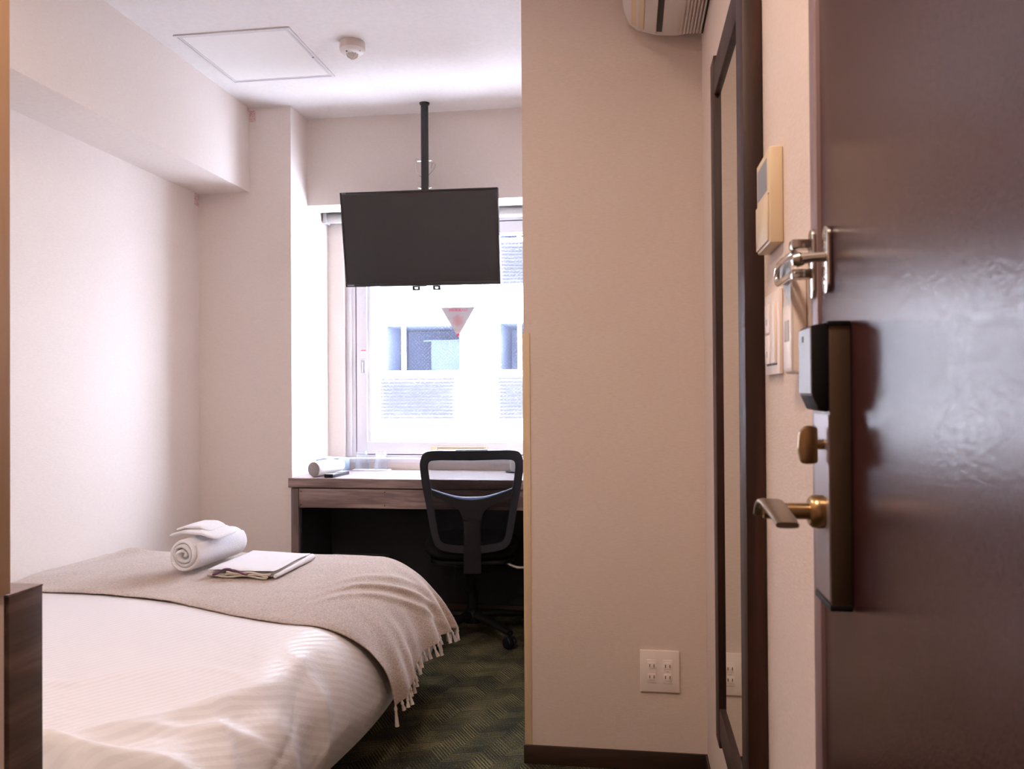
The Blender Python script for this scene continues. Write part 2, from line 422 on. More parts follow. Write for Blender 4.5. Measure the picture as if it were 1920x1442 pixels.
struct('wall_partition', B().box(XP, XR, YP, 4.14, 0, ZC), m_wallw, 'beige papered partition wall holding the outlet', 'wall', smooth=False)
DY0, DY1 = .10, .958      # door opening along the right wall
b = B().box(XR, XR + .1, .995, YP, 0, ZC).box(XR, XR + .1, REAR, DY0 - .037, 0, ZC).box(XR, XR + .1, DY0 - .037, .995, 2.04, ZC)
struct('wall_right', b, m_wallw, 'beige papered wall holding mirror, switches and entrance door', 'wall', smooth=False)
struct('wall_rear', B().box(-2.2, .5, REAR - .1, REAR, 0, ZC), m_wallw, 'beige papered wall closing the entry passage', 'wall', smooth=False)
struct('wall_front', B().box(XL - .1, -.802, REAR, .955, 0, ZC), m_pale, 'short wall corner standing at the bed head', 'wall', smooth=False)
# end panel over the wall corner by the bed head
p = [(.9612, .842), (.9612, ZC), (.80, ZC), (.80, .862), (.88, .846)]
struct('trim_1', B().prism(p, (-.802, -.797), YZ, .0015), m_tan, 'tan end panel on the wall corner above the headboard', 'trim')
struct('baseboard_partition', B().box(XP - .006, XR, YP - .007, YP, 0, .055, .002), m_base, 'dark brown baseboard below the wall outlet', 'baseboard')
struct('baseboard_right', B().box(XR - .007, XR, .995, YP - .007, 0, .055, .002), m_base, 'dark brown baseboard below the tall mirror', 'baseboard')
struct('baseboard_back', B().box(XCOL + .04, XP, 3.978, 3.985, 0, .055, .002), m_base, 'dark baseboard under the desk', 'baseboard')
# corner guard on the partition
b = B().box(XP - .002, XP + .019, YP - .003, YP, .055, 1.273, .001).box(XP - .003, XP, YP - .003, YP + .019, .055, 1.273, .001)
struct('trim_2', b, m_guard, 'beige corner guard strip on the partition edge', 'trim')

# ------------------------------------------------------------------ window
w = thing('window_1', 'white aluminium window with wired glass behind the hanging television', 'window', (-.9, 4.08, WZ0), kind='structure')
b = B().box(WX0, WX0 + .052, 4.055, 4.13, WZ0, WZ1, .003).box(WX1 - .04, WX1, 4.055, 4.13, WZ0, WZ1, .003)
b.box(WX0 + .052, WX1 - .04, 4.055, 4.13, WZ0 + .005, WZ0 + .035, .003).box(WX0 + .052, WX1 - .04, 4.055, 4.13, WZ1 - .025, WZ1, .003)
b.box(WX0 + .026, WX0 + .034, 4.045, 4.055, WZ0 + .03, WZ1)
obj('window_frame', b, m_alu, w)
b = B().box(WX0 + .052, WX0 + .056, 4.06, 4.12, WZ0 + .035, WZ1 - .025).box(WX0 + .056, WX1 - .04, 4.06, 4.12, WZ0 + .035, WZ0 + .039).box(WX0 + .056, WX1 - .04, 4.06, 4.12, WZ1 - .029, WZ1 - .025)
obj('gasket', b, m_gasket, w, smooth=False)
SX0, SX1, SZ0, SZ1 = WX0 + .056, WX1 - .042, WZ0 + .039, WZ1 - .029
b = B().box(SX0, SX0 + .055, 4.058, 4.115, SZ0, SZ1, .002).box(SX1 - .055, SX1, 4.058, 4.115, SZ0, SZ1, .002)
b.box(SX0 + .055, SX1 - .055, 4.058, 4.115, SZ0, SZ0 + .062, .002).box(SX0 + .055, SX1 - .055, 4.058, 4.115, SZ1 - .058, SZ1, .002)
b.ring([(SX0 + .0545, SZ0 + .0615), (SX1 - .0545, SZ0 + .0615), (SX1 - .0545, SZ1 - .0575), (SX0 + .0545, SZ1 - .0575)],
       [(SX0 + .072, SZ0 + .068), (SX1 - .072, SZ0 + .068), (SX1 - .072, SZ1 - .066), (SX0 + .072, SZ1 - .066)], (4.072, 4.10), XZ)
sash = obj('sash', b, m_alu, w, angle=.4)
obj('glass_pane', B().box(SX0 + .07, SX1 - .07, 4.083, 4.089, SZ0 + .066, SZ1 - .064), m_glass, sash, smooth=False)
b = B().box(-1.362, -1.338, 4.038, 4.058, 1.198, 1.268, .004).box(-1.358, -1.350, 4.030, 4.04, 1.205, 1.255, .003)
obj('latch', b, m_alug, sash)
b = B().box(-1.37, -1.335, 4.0565, 4.058, 1.275, 1.325); obj('sticker', b, m_paper, sash, smooth=False)
b = B().box(-1.366, -1.34, 4.0555, 4.0565, 1.315, 1.319); obj('sticker_stripe', b, m_red, sash, smooth=False)
b = B().box(-1.0, -.965, 4.05, 4.058, .802, .826, .002); b.box(-.962, -.72, 4.045, 4.058, .806, .813, .002).box(-.962, -.72, 4.05, 4.058, .817, .824, .002).box(-.725, -.712, 4.045, 4.058, .803, .826, .002)
obj('opener_bar', b, m_ivory, sash)
struct('trim_3', B().box(XCOL, XP, 3.978, 4.055, .745, .768, .003), m_alu, 'white window sill behind the desk', 'window sill')
# roller blind
bl = thing('roller_blind', 'rolled-up grey blind above the window, hidden mostly by the television', 'blind', (-.92, 3.975, 1.98))
obj('fabric_roll', B().lathe([(0, 0), (.024, 0), (.024, 1.165), (0, 1.165)], (-1.505, 3.975, 1.982), (1, 0, 0), 20), m_blind, bl)
b = B().box(-1.525, -1.507, 3.945, 4.0, 1.955, 2.015, .002).box(-.338, -.32, 3.945, 4.0, 1.955, 2.015, .002); b.box(-1.53, -.318, 3.995, 4.03, 2.0, 2.025)
obj('bracket', b, m_alug, bl)
# triangular fire-access sticker on the pane
st = thing('triangular_sticker', 'grey inverted triangle sticker with red writing on the window pane', 'sticker', (-.8625, 4.083, 1.378))
xc, yt = -.8625, 4.0825
obj('sticker_sheet', B().prism([(xc - .0895, 1.531), (xc + .0895, 1.531), (xc, 1.378)], (yt - .0008, yt), XZ), m_sticker, st, smooth=False)
obj('red_tip', B().prism([(xc - .0105, 1.396), (xc + .0105, 1.396), (xc, 1.378)], (yt - .0014, yt - .0008), XZ), m_red, st, smooth=False)
text('writing', '消防隊進入口', .0168, m_red, st, (xc, yt - .0012, 1.5155), (PI / 2, 0, 0))
b = B(); cz = 1.463
for k in range(12):
    a = k * PI / 6 + PI / 2
    r1 = .017 if k % 2 else .022
    u, v = math.cos(a), math.sin(a)
    b.tube([(xc + u * .003, yt - .0014, cz + v * .003), (xc + u * r1, yt - .0014, cz + v * r1)], .0007, 6)
    c = (xc + u * (r1 + .0045), cz + v * (r1 + .0045))
    q = .0048 if k % 2 == 0 else .003
    b.tube([(c[0] + q * math.cos(t), yt - .0014, c[1] + q * math.sin(t)) for t in [2 * PI * i / 12 for i in range(13)]], .0007, 6)
    b.tube([(xc + .011 * math.cos(a), yt - .0014, cz + .011 * math.sin(a)), (xc + .017 * math.cos(a + .26), yt - .0014, cz + .017 * math.sin(a + .26))], .0006, 6)
obj('flower_emblem', b, m_pink, st)
b = B()
for zz, hw in ((1.4165, .016), (1.4095, .014)):
    x = xc - hw
    while x < xc + hw:
        l = random.uniform(.002, .005); b.box(x, min(x + l, xc + hw), yt - .0014, yt - .0008, zz - .0012, zz + .0012); x += l + .0018
obj('small_print', b, m_pink, st, smooth=False)

# ------------------------------------------------------------------ the building across the street
YB = 10.0
fb = thing('street_building', 'white apartment building with shaded balconies and louvred railings outside the window', 'building', (-2.4, YB, -3.0))
# balcony openings: (x0, x1, z0, z1)
OP = [(-3.10, -2.09, 1.37, 1.955), (-1.62, -.6, 1.37, 1.965), (-3.10, -2.09, 3.0, 3.6), (-1.62, -.6, 3.0, 3.6), (-4.7, -3.62, 1.37, 1.955), (-.1, .9, 1.37, 1.955)]
xs = sorted({-7.0, 3.5} | {v for o in OP for v in o[:2]}); zs = sorted({-3.0, 7.0} | {v for o in OP for v in o[2:]})
b = B()
for i in range(len(xs) - 1):
    for j in range(len(zs) - 1):
        cx, cz = (xs[i] + xs[i + 1]) / 2, (zs[j] + zs[j + 1]) / 2
        if any(o[0] < cx < o[1] and o[2] < cz < o[3] for o in OP): continue
        b.box(xs[i], xs[i + 1], YB, YB + .25, zs[j], zs[j + 1])
obj('facade', b, m_facade, fb, smooth=False)
for i, (x0, x1, z0, z1) in enumerate(OP):
    b = B().box(x0 - .1, x1 + .1, YB + 1.3, YB + 1.4, z0 - .2, z1 + .2).box(x0 - .1, x0, YB + .25, YB + 1.3, z0 - .2, z1 + .2).box(x1, x1 + .1, YB + .25, YB + 1.3, z0 - .2, z1 + .2)
    b.box(x0, x1, YB + .25, YB + 1.3, z1, z1 + .1).box(x0, x1, YB + .25, YB + 1.3, z0 - .1, z0)
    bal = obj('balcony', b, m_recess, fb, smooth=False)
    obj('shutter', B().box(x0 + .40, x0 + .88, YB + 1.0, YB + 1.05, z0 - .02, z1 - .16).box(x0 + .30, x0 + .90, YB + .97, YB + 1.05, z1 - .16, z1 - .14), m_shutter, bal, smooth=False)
    obj('post', B().box(x0 + .255, x0 + .30, YB + .02, YB + .08, z0, z1), m_facade, bal, smooth=False)
for (x0, x1, z0, z1) in [(-3.10, -2.155, .765, 1.29), (-1.60, -.65, .765, 1.29), (-1.555, -.6, 2.43, 2.95), (-3.1, -2.155, 2.43, 2.95)]:
    b = B(); n = 12; p = (z1 - z0) / n
    for k in range(n): b.box(x0, x1, YB - .06, YB - .035, z0 + k * p + p * .1, z0 + k * p + p * .62)
    lr = obj('louvre_railing', b, m_louvre, fb, smooth=False)
    obj('parapet', B().box(x0, x1, YB - .012, YB - .002, z0, z1), m_parapet, lr, smooth=False)  # panel added to dim the bright facade seen between the slats

# ------------------------------------------------------------------ desk
dk = thing('desk', 'grey-brown wood desk built in below the window', 'desk', (-.92, 3.77, 0))
DT = .712
b = B().box(-1.5415, XP - .001, 3.545, 3.5685, DT - .0415, DT, .0015).box(XCOL + .001, XP - .001, 3.5675, 3.984, DT - .0415, DT - .0012)
obj('desktop_edge', B().box(-1.5415, XP - .001, 3.545, 3.5685, DT - .0415, DT, .0015), m_desk, dk)
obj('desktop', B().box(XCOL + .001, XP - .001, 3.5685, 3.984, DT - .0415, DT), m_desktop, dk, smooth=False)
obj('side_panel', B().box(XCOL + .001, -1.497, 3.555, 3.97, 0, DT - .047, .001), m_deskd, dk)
dr = obj('drawer', B().box(-1.493, XP - .004, 3.552, 3.572, .579, DT - .047, .0012), m_desk, dk)
for x in (-1.483, -1.09):
    for z in (.592, .652): obj('screw', B().lathe([(0, .0012), (.0028, .0008), (.003, 0)], (x, 3.552, z), (0, -1, 0), 10), m_slot, dr)
obj('back_panel_and_shade', B().box(-1.497, XP - .002, 3.955, 3.972, .33, DT - .0415).box(-1.497, XP - .002, 3.964, 3.976, .058, .33), m_black, dk, smooth=False)  # modesty panel, plus a black board standing in for shade on the wall below
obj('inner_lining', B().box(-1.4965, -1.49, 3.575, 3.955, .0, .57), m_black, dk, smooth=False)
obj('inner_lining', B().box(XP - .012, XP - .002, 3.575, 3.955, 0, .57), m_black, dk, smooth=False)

# safe box below the desk
sb = thing('safe_box', 'low dark grey box standing under the desk behind the bed foot', 'safe', (-1.33, 3.80, 0))
obj('casing', B().box(-1.47, -1.185, 3.72, 3.94, .006, .30, .006), m_safe, sb)
obj('front_door', B().box(-1.46, -1.195, 3.712, 3.72, .02, .288, .003), m_plast2, sb)
obj('dial', B().lathe([(0, .016), (.014, .016), (.016, 0)], (-1.24, 3.712, .16), (0, -1, 0), 20), m_alug, sb)
for x in (-1.45, -1.205):
    for y in (3.74, 3.92): obj('foot_pad', B().box(x - .012, x + .012, y - .012, y + .012, 0, .006), m_plast2, sb, smooth=False)

# ------------------------------------------------------------------ things on the desk
hd = thing('hair_dryer', 'white hair dryer lying on the desk, grey perforated end facing out', 'hair dryer', (-1.436, 3.61, DT))
o = Vector((-1.438, 3.592, DT + .0362)); ax = Vector((.30, .95, .02)).normalized()
obj('body', B().lathe([(.033, .0), (.0355, .004), (.036, .03), (.036, .10), (.033, .14), (.027, .175), (.025, .20), (.022, .20), (.022, .17)], o, ax, 32), m_white, hd)
b = B(); u = ax.orthogonal().normalized(); v = ax.cross(u)
lay = b.bm.loops.layers.uv.verify()
rings = []
for rr in (0, .012, .024, .0325):
    rings.append([(rr * math.cos(2 * PI * k / 32), rr * math.sin(2 * PI * k / 32)) for k in range(32)])
for q, t in zip(rings, rings[1:]):
    for k in range(32):
        j = (k + 1) % 32
        pts = [q[k], t[k], t[j], q[j]] if q[0] != q[1] else [q[0], t[k], t[j]]
        f = b.bm.faces.new([b.bm.verts.new(o + u * p_[0] + v * p_[1] - ax * (.006 - 4.5 * (p_[0] ** 2 + p_[1] ** 2))) for p_ in pts])
        for lp, p_ in zip(f.loops, pts): lp[lay].uv = p_
bmesh.ops.remove_doubles(b.bm, verts=b.bm.verts[:], dist=1e-5)
obj('rear_grille', b, m_perf, hd)
h0 = o + ax * .07 + Vector((-.02, 0, -.012))
obj('handle', B().tube([h0, h0 + Vector((-.03, .03, -.006)), h0 + Vector((-.045, .10, -.009)), h0 + Vector((-.04, .16, -.009))], [.014, .0145, .015, .013], 14), m_white, hd)

rm = thing('remote_control', 'black and silver remote control lying beside the hair dryer', 'remote control', (-1.352, 3.66, DT), -.12)
obj('shell', B().box(-.0225, .0225, -.085, .085, 0, .016, .004), m_plast, rm, local=True)
obj('face_plate', B().box(-.0205, .0205, -.082, .0, .016, .0175, .0006), m_steel, rm, local=True)
b = B()
for i in range(3):
    for j in range(5): b.box(-.015 + i * .0125, -.007 + i * .0125, .008 + j * .014, .016 + j * .014, .0155, .0178, .001)
obj('buttons', b, m_alug, rm, local=True)

tb = thing('tissue_box', 'pale blue tissue box on the desk in the window corner', 'tissue box', (-1.465, 3.91, DT), -.12)
obj('carton', B().box(-.062, .062, -.055, .06, 0, .060, .002), m_tissue, tb, local=True)
b = B().grid(14, 6, lambda a, c: Vector((-.05 + .1 * a, -.035 + .07 * c, .061 + .012 * math.sin(PI * a) * (1 - abs(2 * c - 1)) + .003 * math.sin(9 * a))))
obj('tissue', b, m_paper, tb, local=True, solid=.001)

tr = thing('tumbler_tray', 'thin white tray carrying two upturned glasses on the desk', 'tray', (-1.275, 3.955, DT))
b = B().prism(rrect(-1.372, -1.18, 3.915, 3.978, .012), (DT, DT + .004), XY, .001)
obj('tray_plate', b, m_paper, tr)
def tumbler(x, y, label):
    t = thing('drinking_glass', label, 'glass', (x, y, DT + .004), group='upturned glasses on the desk')
    prof = [(.0375, 0), (.036, .03), (.033, .07), (.031, .098), (.029, .102), (0, .102), (0, .09), (.027, .09), (.0305, .068), (.034, .03), (.0358, 0), (.0375, 0)]
    obj('glass_body', B().lathe([(r * .93, h * .88) for r, h in prof], n=36), m_tumbler, t, local=True)
    return t
tumbler(-1.327, 3.947, 'left upturned clear glass tumbler on the desk, next to the tissue box')
tumbler(-1.228, 3.947, 'right upturned clear glass tumbler on the desk, further from the tissue box')
cp = thing('cup', 'small pale cup on the desk seen through the chair back mesh', 'cup', (-.545, 3.90, DT))
obj('cup_body', B().lathe([(0, .003), (.022, .003), (.024, 0), (.030, .055), (.028, .055), (.022, .008), (0, .008)], (-.545, 3.90, DT + .004), n=28), m_white, cp)
obj('saucer', B().lathe([(0, 0), (.035, 0), (.05, .004), (.05, .006), (0, .004)], (-.545, 3.90, DT), n=28), m_plast, cp)

# ------------------------------------------------------------------ office chair
ch = thing('office_chair', 'black mesh-backed swivel chair pushed up to the desk', 'chair', (-.712, 3.655, 0), .193)
def catmull(P, n=8, closed=True):
    out = []; m = len(P)
    for i in range(m if closed else m - 1):
        if closed: a, b_, c, d = P[i - 1], P[i], P[(i + 1) % m], P[(i + 2) % m]
        else: a, b_, c, d = P[max(i - 1, 0)], P[i], P[i + 1], P[min(i + 2, m - 1)]
        for k in range(n):
            t = k / n
            out.append(tuple(.5 * (2 * b_[q] + (c[q] - a[q]) * t + (2 * a[q] - 5 * b_[q] + 4 * c[q] - d[q]) * t * t + (3 * b_[q] - a[q] - 3 * c[q] + d[q]) * t ** 3) for q in range(len(b_))))
    if not closed: out.append(P[-1])
    return out
def sym(P): return P + [(-x, z) for x, z in reversed(P)]
outer = [(.0, .848), (.09, .849), (.165, .849), (.205, .838), (.221, .80), (.220, .76), (.213, .70), (.198, .62), (.182, .53), (.169, .47), (.152, .437), (.12, .421), (.06, .412), (0, .410)]
inner = [(.0, .806), (.08, .808), (.15, .808), (.178, .803), (.187, .785), (.185, .75), (.177, .69), (.166, .62), (.153, .54), (.142, .48), (.128, .458), (.10, .449), (.05, .443), (0, .441)]
def mirror_loop(P):
    h = catmull(P, 5, closed=False); return h + [(-x, z) for x, z in h[-2:0:-1]]
def backy(x, z):      # curvature of the backrest: lumbar bulge, wraps toward the sitter at the sides
    return -.205 + .16 * x * x * 4 * .35 + .05 * (1 - ((z - .60) / .22) ** 2) * .4 - .01
FB = lambda x, z, w: Vector((x, backy(x, z) + w, z))
OL, IL = mirror_loop(outer), mirror_loop(inner)
obj('back_frame', B().ring(OL, IL, (-.012, .018), FB), m_plast, ch, local=True, angle=.9)
b = B(); n = len(IL) // 2
def meshpt(a, c):
    i = a * n; k = min(int(i), n - 1); f = i - k
    x = IL[k][0] * (1 - f) + IL[k + 1][0] * f if k + 1 <= n else IL[k][0]
    z = IL[k][1] * (1 - f) + IL[k + 1][1] * f if k + 1 <= n else IL[k][1]
    x *= (2 * c - 1) * 1.02
    return FB(x, z, .010)
obj('back_mesh', b.grid(50, 25, meshpt), m_cmesh, ch, local=True)
# lumbar yoke joined to the spine
rib = catmull([(-.172, .681), (-.12, .662), (-.06, .645), (0, .640), (.06, .645), (.12, .662), (.172, .681)], 6, closed=False)
low = catmull([(.166, .655), (.12, .632), (.07, .605), (.048, .58), (.040, .54), (.037, .48), (.037, .33)], 6, closed=False)
yoke = rib + low + [(-x, z) for x, z in reversed(low)]
obj('lumbar_yoke', B().prism(yoke, (-.022, -.008), FB, 0), m_plast2, ch, local=True)
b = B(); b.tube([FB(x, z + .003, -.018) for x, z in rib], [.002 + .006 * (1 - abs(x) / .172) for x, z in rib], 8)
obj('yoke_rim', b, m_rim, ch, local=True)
obj('grab_handle', B().box(-.07, .07, -.222, -.19, .838, .853, .005), m_plast, ch, local=True)
obj('spine', B().prism([(-.235, .55), (-.212, .55), (-.205, .40), (-.17, .325), (-.05, .318), (-.05, .300), (-.19, .300), (-.228, .35)], (-.034, .034), lambda u, v, w_: Vector((w_, u, v)), .004), m_plast2, ch, local=True)
def seatf(a, c):
    th = 2 * PI * a; ph = (c - .5) * PI
    cx, sy = math.cos(th), math.sin(th)
    sq = lambda q, e: math.copysign(abs(q) ** e, q)
    r = abs(math.cos(ph)) ** .55
    return Vector((.215 * sq(cx, .7) * r, .02 + .225 * sq(sy, .7) * r, .405 + .048 * sq(math.sin(ph), .8)))
obj('seat', B().grid(41, 15, seatf), m_seat, ch, local=True)
obj('seat_pan', B().prism(rrect(-.185, .185, -.165, .21, .09), (.347, .366), XY, .004), m_plast2, ch, local=True)
obj('tilt_mechanism', B().box(-.075, .075, -.10, .10, .295, .347, .01), m_plast2, ch, local=True)
obj('gas_lift', B().lathe([(.014, .30), (.014, .20), (.025, .198), (.025, .09), (.032, .088), (.032, .06)], n=24), m_plast2, ch, local=True)
obj('height_lever', B().tube([(.07, -.02, .318), (.15, -.05, .318)], .005, 8), m_plast2, ch, local=True)
b = B().tube([(.150, -.062, .338), (.168, -.06, .325), (.20, -.055, .312), (.25, -.05, .309)], [.011, .012, .012, .010], 12, flat=.55)
obj('lever_paddle', b, m_white, ch, local=True)
hub = B().lathe([(0, .06), (.045, .06), (.05, .075), (.045, .10), (.03, .115), (0, .115)], n=24)
obj('base_hub', hub, m_plast2, ch, local=True)
for k in range(5):
    a = math.radians(-90 + 36 + 72 * k)
    c, s = math.cos(a), math.sin(a)
    b = B().tube([(c * .03, s * .03, .092), (c * .12, s * .12, .088), (c * .22, s * .22, .074), (c * .272, s * .272, .066)], [.026, .022, .018, .016], 12, flat=.75)
    leg = obj('base_leg', b, m_plast2, ch, local=True)
    t = Vector((-s, c, 0)); q = Vector((c * .268, s * .268, .027))
    cb = B()
    for sd in (-1, 1):
        cb.lathe([(0, .0), (.023, .0), (.027, .004), (.027, .014), (.023, .018), (0, .018)], q + t * (.004 if sd > 0 else -.022), t, 20)
    cb.tube([q + Vector((0, 0, .0)), q + Vector((0, 0, .042))], .007, 10)
    cb.prism(rrect(-.02, .02, .022, .037, .007), (-.012, .012), lambda u, v, w_: q + Vector((c * u, s * u, v - .012)) + t * w_, 0)
    obj('caster', cb, m_plast, leg, local=True)

# ------------------------------------------------------------------ television on a ceiling pole
tv = thing('television', 'black flat television hanging from the ceiling on a black pole', 'television', (-.915, 3.66, ZC))
tl = math.atan2(.085, .415)
cen = Vector((-.9315, 3.5925, 1.794))
R3 = Matrix.Rotation(tl, 3, 'X') @ Matrix.Rotation(.006, 3, 'Y')
T = lambda x, d, z: cen + R3 @ Vector((x, d, z))      # d grows away from the viewer
TW, TH = .3615, .2125
def tvbox(b, x0, x1, d0, d1, z0, z1, bev=0.):
    bb = B().box(x0, x1, d0, d1, z0, z1, bev); bmesh.ops.transform(bb.bm, matrix=Matrix.Translation(cen) @ R3.to_4x4(), verts=bb.bm.verts[:])
    b._add(bb.bm)
b = B(); tvbox(b, -TW, TW, .002, .03, -TH, TH, .004); tvbox(b, -.25, .25, .03, .065, -.17, .13, .012)
obj('cabinet', b, m_tvblk, tv)
b = B(); tvbox(b, -TW + .009, TW - .009, .0, .003, -TH + .016, TH - .009); obj('screen', b, m_screen, tv, smooth=False)
b = B()
for x0, x1, z0, z1 in ((-TW, TW, -TH, -TH + .016), (-TW, TW, TH - .009, TH), (-TW, -TW + .009, -TH, TH), (TW - .009, TW, -TH, TH)): tvbox(b, x0, x1, -.003, .004, z0, z1, .001)
tvbox(b, -.025, .02, -.002, .008, -TH - .004, -TH + .002, .001)
obj('bezel', b, m_tvblk, tv)
e = (Matrix.Rotation(PI / 2, 3, 'X'))
text('brand_lettering', 'TOSHIBA', .0085, m_alu, tv, T(-TW + .024, -.0036, -TH + .007), (R3 @ e).to_euler())
text('series_lettering', 'REGZA', .006, m_alug, tv, T(-TW + .018, -.0036, TH - .0045), (R3 @ e).to_euler())
PX, PY = -.918, 3.637
obj('pole', B().lathe([(0, ZC), (.0175, ZC), (.0175, 1.72), (0, 1.72)], (PX, PY, 0), (0, 0, 1), 24), m_tvblk, tv)
obj('ceiling_cap', B().lathe([(0, ZC), (.024, ZC), (.022, ZC - .008), (.0176, ZC - .010)], (PX, PY, 0), (0, 0, 1), 24), m_tvblk, tv)
b = B(); tvbox(b, -.13, .14, .065, .08, -.06, .06, .004); b.box(PX - .03, PX + .03, PY - .022, PY + .022, 1.74, 1.86, .004)
for x in (-.045, .052):
    tvbox(b, x - .018, x + .018, .066, .072, -TH - .012, .1, .001)
    for sx in (-.0125, .0125): tvbox(b, x + sx - .0055, x + sx + .0055, .062, .070, -TH - .024, -TH - .006, 0)
    tvbox(b, x - .018, x + .018, .062, .070, -TH - .026, -TH - .019, 0)
obj('mounting_bracket', b, m_tvblk, tv, smooth=False)
for sx in (-1, 1):
    b = B(); b.lathe([(0, 0), (.006, 0), (.006, .006), (.003, .007), (.003, .014), (0, .014)], (PX + sx * .0175, PY, 2.035), (sx, 0, 0), 10)
    obj('clamp_bolt', b, m_chrome, tv)
    obj('locking_pin', B().lathe([(0, 0), (.0025, 0), (.0025, .016), (0, .016)], (PX + sx * .0175, PY - .005, 2.156), (sx, 0, 0), 8), m_chrome, tv)
b = B()
b.tube(catmull([(PX - .022, PY - .005, 2.157), (PX - .037, PY - .006, 2.166), (PX - .043, PY - .006, 2.145), (PX - .038, PY - .006, 2.11), (PX - .028, PY - .006, 2.092), (PX - .017, PY, 2.083)], 6, False), .0011, 6)
b.tube(catmull([(PX + .03, PY - .005, 2.156), (PX + .034, PY - .006, 2.14), (PX + .031, PY - .006, 2.118), (PX + .034, PY - .006, 2.138), (PX + .046, PY - .006, 2.146), (PX + .052, PY - .006, 2.135), (PX + .043, PY - .006, 2.115), (PX + .03, PY - .006, 2.10), (PX + .017, PY, 2.09)], 6, False), .0011, 6)
obj('safety_wire', b, m_steel, tv)

# ------------------------------------------------------------------ ceiling fittings
ha = thing('access_hatch', 'square white access hatch with a metal rim in the ceiling', 'hatch', (-1.43, 3.03, ZC))
hx0, hx1, hy0, hy1 = -1.655, -1.205, 2.796, 3.263
b = B().ring([(hx0, hy0), (hx1, hy0), (hx1, hy1), (hx0, hy1)], [(hx0 + .010, hy0 + .010), (hx1 - .010, hy0 + .010), (hx1 - .010, hy1 - .010), (hx0 + .010, hy1 - .010)], (ZC - .005, ZC), XY)
b.ring([(hx0 + .013, hy0 + .013), (hx1 - .013, hy0 + .013), (hx1 - .013, hy1 - .013), (hx0 + .013, hy1 - .013)], [(hx0 + .021, hy0 + .021), (hx1 - .021, hy0 + .021), (hx1 - .021, hy1 - .021), (hx0 + .021, hy1 - .021)], (ZC - .004, ZC), XY)
obj('rim', b, m_hatchf, ha, smooth=False)
obj('panel', B().box(hx0 + .022, hx1 - .022, hy0 + .022, hy1 - .022, ZC - .003, ZC), m_vent, ha, smooth=False)
obj('key_lock', B().lathe([(0, -.0045), (.004, -.0045), (.004, 0)], (hx1 - .016, 3.06, ZC), n=12), m_slot, ha)
dt = thing('smoke_detector', 'round white detector on the ceiling with a pointed centre', 'detector', (-1.026, 2.963, ZC))
DC = (-1.026, 2.963, ZC)
obj('base_ring', B().lathe([(0, 0), (.047, 0), (.0475, -.004), (.0475, -.026), (.046, -.029)], DC, n=40), m_detw, dt)
obj('cover', B().lathe([(.0465, -.028), (.045, -.034), (.038, -.041), (.026, -.044), (0, -.044)], DC, n=40), m_white, dt)
b = B()
for k in range(10):
    a = 2 * PI * k / 10
    b.tube([(DC[0] + .023 * math.cos(a), DC[1] + .023 * math.sin(a), ZC - .042), (DC[0] + .018 * math.cos(a), DC[1] + .018 * math.sin(a), ZC - .053), (DC[0] + .003 * math.cos(a), DC[1] + .003 * math.sin(a), ZC - .064)], .0016, 6)
b.lathe([(0, -.066), (.005, -.065), (.006, -.061), (0, -.060)], DC, n=12).lathe([(.02, -.042), (.012, -.05), (0, -.054)], DC, n=20)
obj('sensor_cage', b, m_detw, dt)
obj('indicator_lamp', B().lathe([(0, -.045), (.003, -.0445), (.003, -.042)], (DC[0] - .012, DC[1] - .03, ZC), n=10), m_slot, dt)
obj('indicator_lamp', B().lathe([(0, -.041), (.003, -.0405), (.003, -.036)], (DC[0] + .034, DC[1] - .016, ZC), n=10), m_slot, dt)

# faded patterned tape in the wall corners
tp = obj('corner_tape', B().box(-1.734, -1.703, YCOL - .0012, YCOL, ZC - .066, ZC - .014).box(-1.7355, -1.7345, YCOL - .02, YCOL, ZC - .02, ZC - .002), m_tape, loc=(-1.72, YCOL, ZC - .04), smooth=False)
base(tp, 'small faded red patterned tape in the top corner where beam meets column', 'tape')
tp = obj('corner_tape', B().box(XL, XL + .0012, YCOL - .035, YCOL, 1.975, 2.03), m_tape, loc=(XL, YCOL - .02, 2.0), smooth=False)
base(tp, 'small faded red patterned tape under the beam in the left wall corner', 'tape')

# ------------------------------------------------------------------ bed
YH = 1.03
bd = thing('bed', 'low bed with a dark base against the left wall', 'bed', (-1.4, 2.0, 0))
obj('base', B().box(-1.965, -.84, 1.05, 2.84, .10, .24, .01), m_plast2, bd)
obj('mattress', B().box(-1.975, -.90, 1.045, 2.84, .26, .42, .04, 4), m_duvet, bd)
for x in (-1.9, -.86):
    for y in (1.12, 2.0, 2.84):
        obj('leg', B().lathe([(0, .0), (.026, 0), (.03, .10), (0, .10)], (x, y, 0), n=20), m_plast2, bd)

XS, YF, ZT = -.700, 2.985, .489      # duvet side face, foot face, top height
RY, RZ = .115, .26
def lerp(a, b_, t): return a + (b_ - a) * t
def sstep(a, b_, t):
    t = max(0, min(1, (t - a) / (b_ - a))); return t * t * (3 - 2 * t)
def gauss(x, s): return math.exp(-(x / s) ** 2)
def shoulder(y):      # (horizontal, vertical) radius of the rounded side
    if y > 1.95:
        k = sstep(1.95, 2.5, y); return lerp(.155, .215, k), lerp(.20, .27, k)
    k = sstep(1.65, 1.15, y); return lerp(.145, .31, k) if y < 1.65 else lerp(.145, .155, sstep(1.65, 1.95, y)), lerp(.19, .26, k) if y < 1.65 else lerp(.19, .20, sstep(1.65, 1.95, y))
def arc(rx, rz): return PI / 2 * math.sqrt((rx * rx + rz * rz) / 2)
def nz(p, s, seed=0): return noise.noise(Vector((p.x * s + seed, p.y * s, p.z * s)))
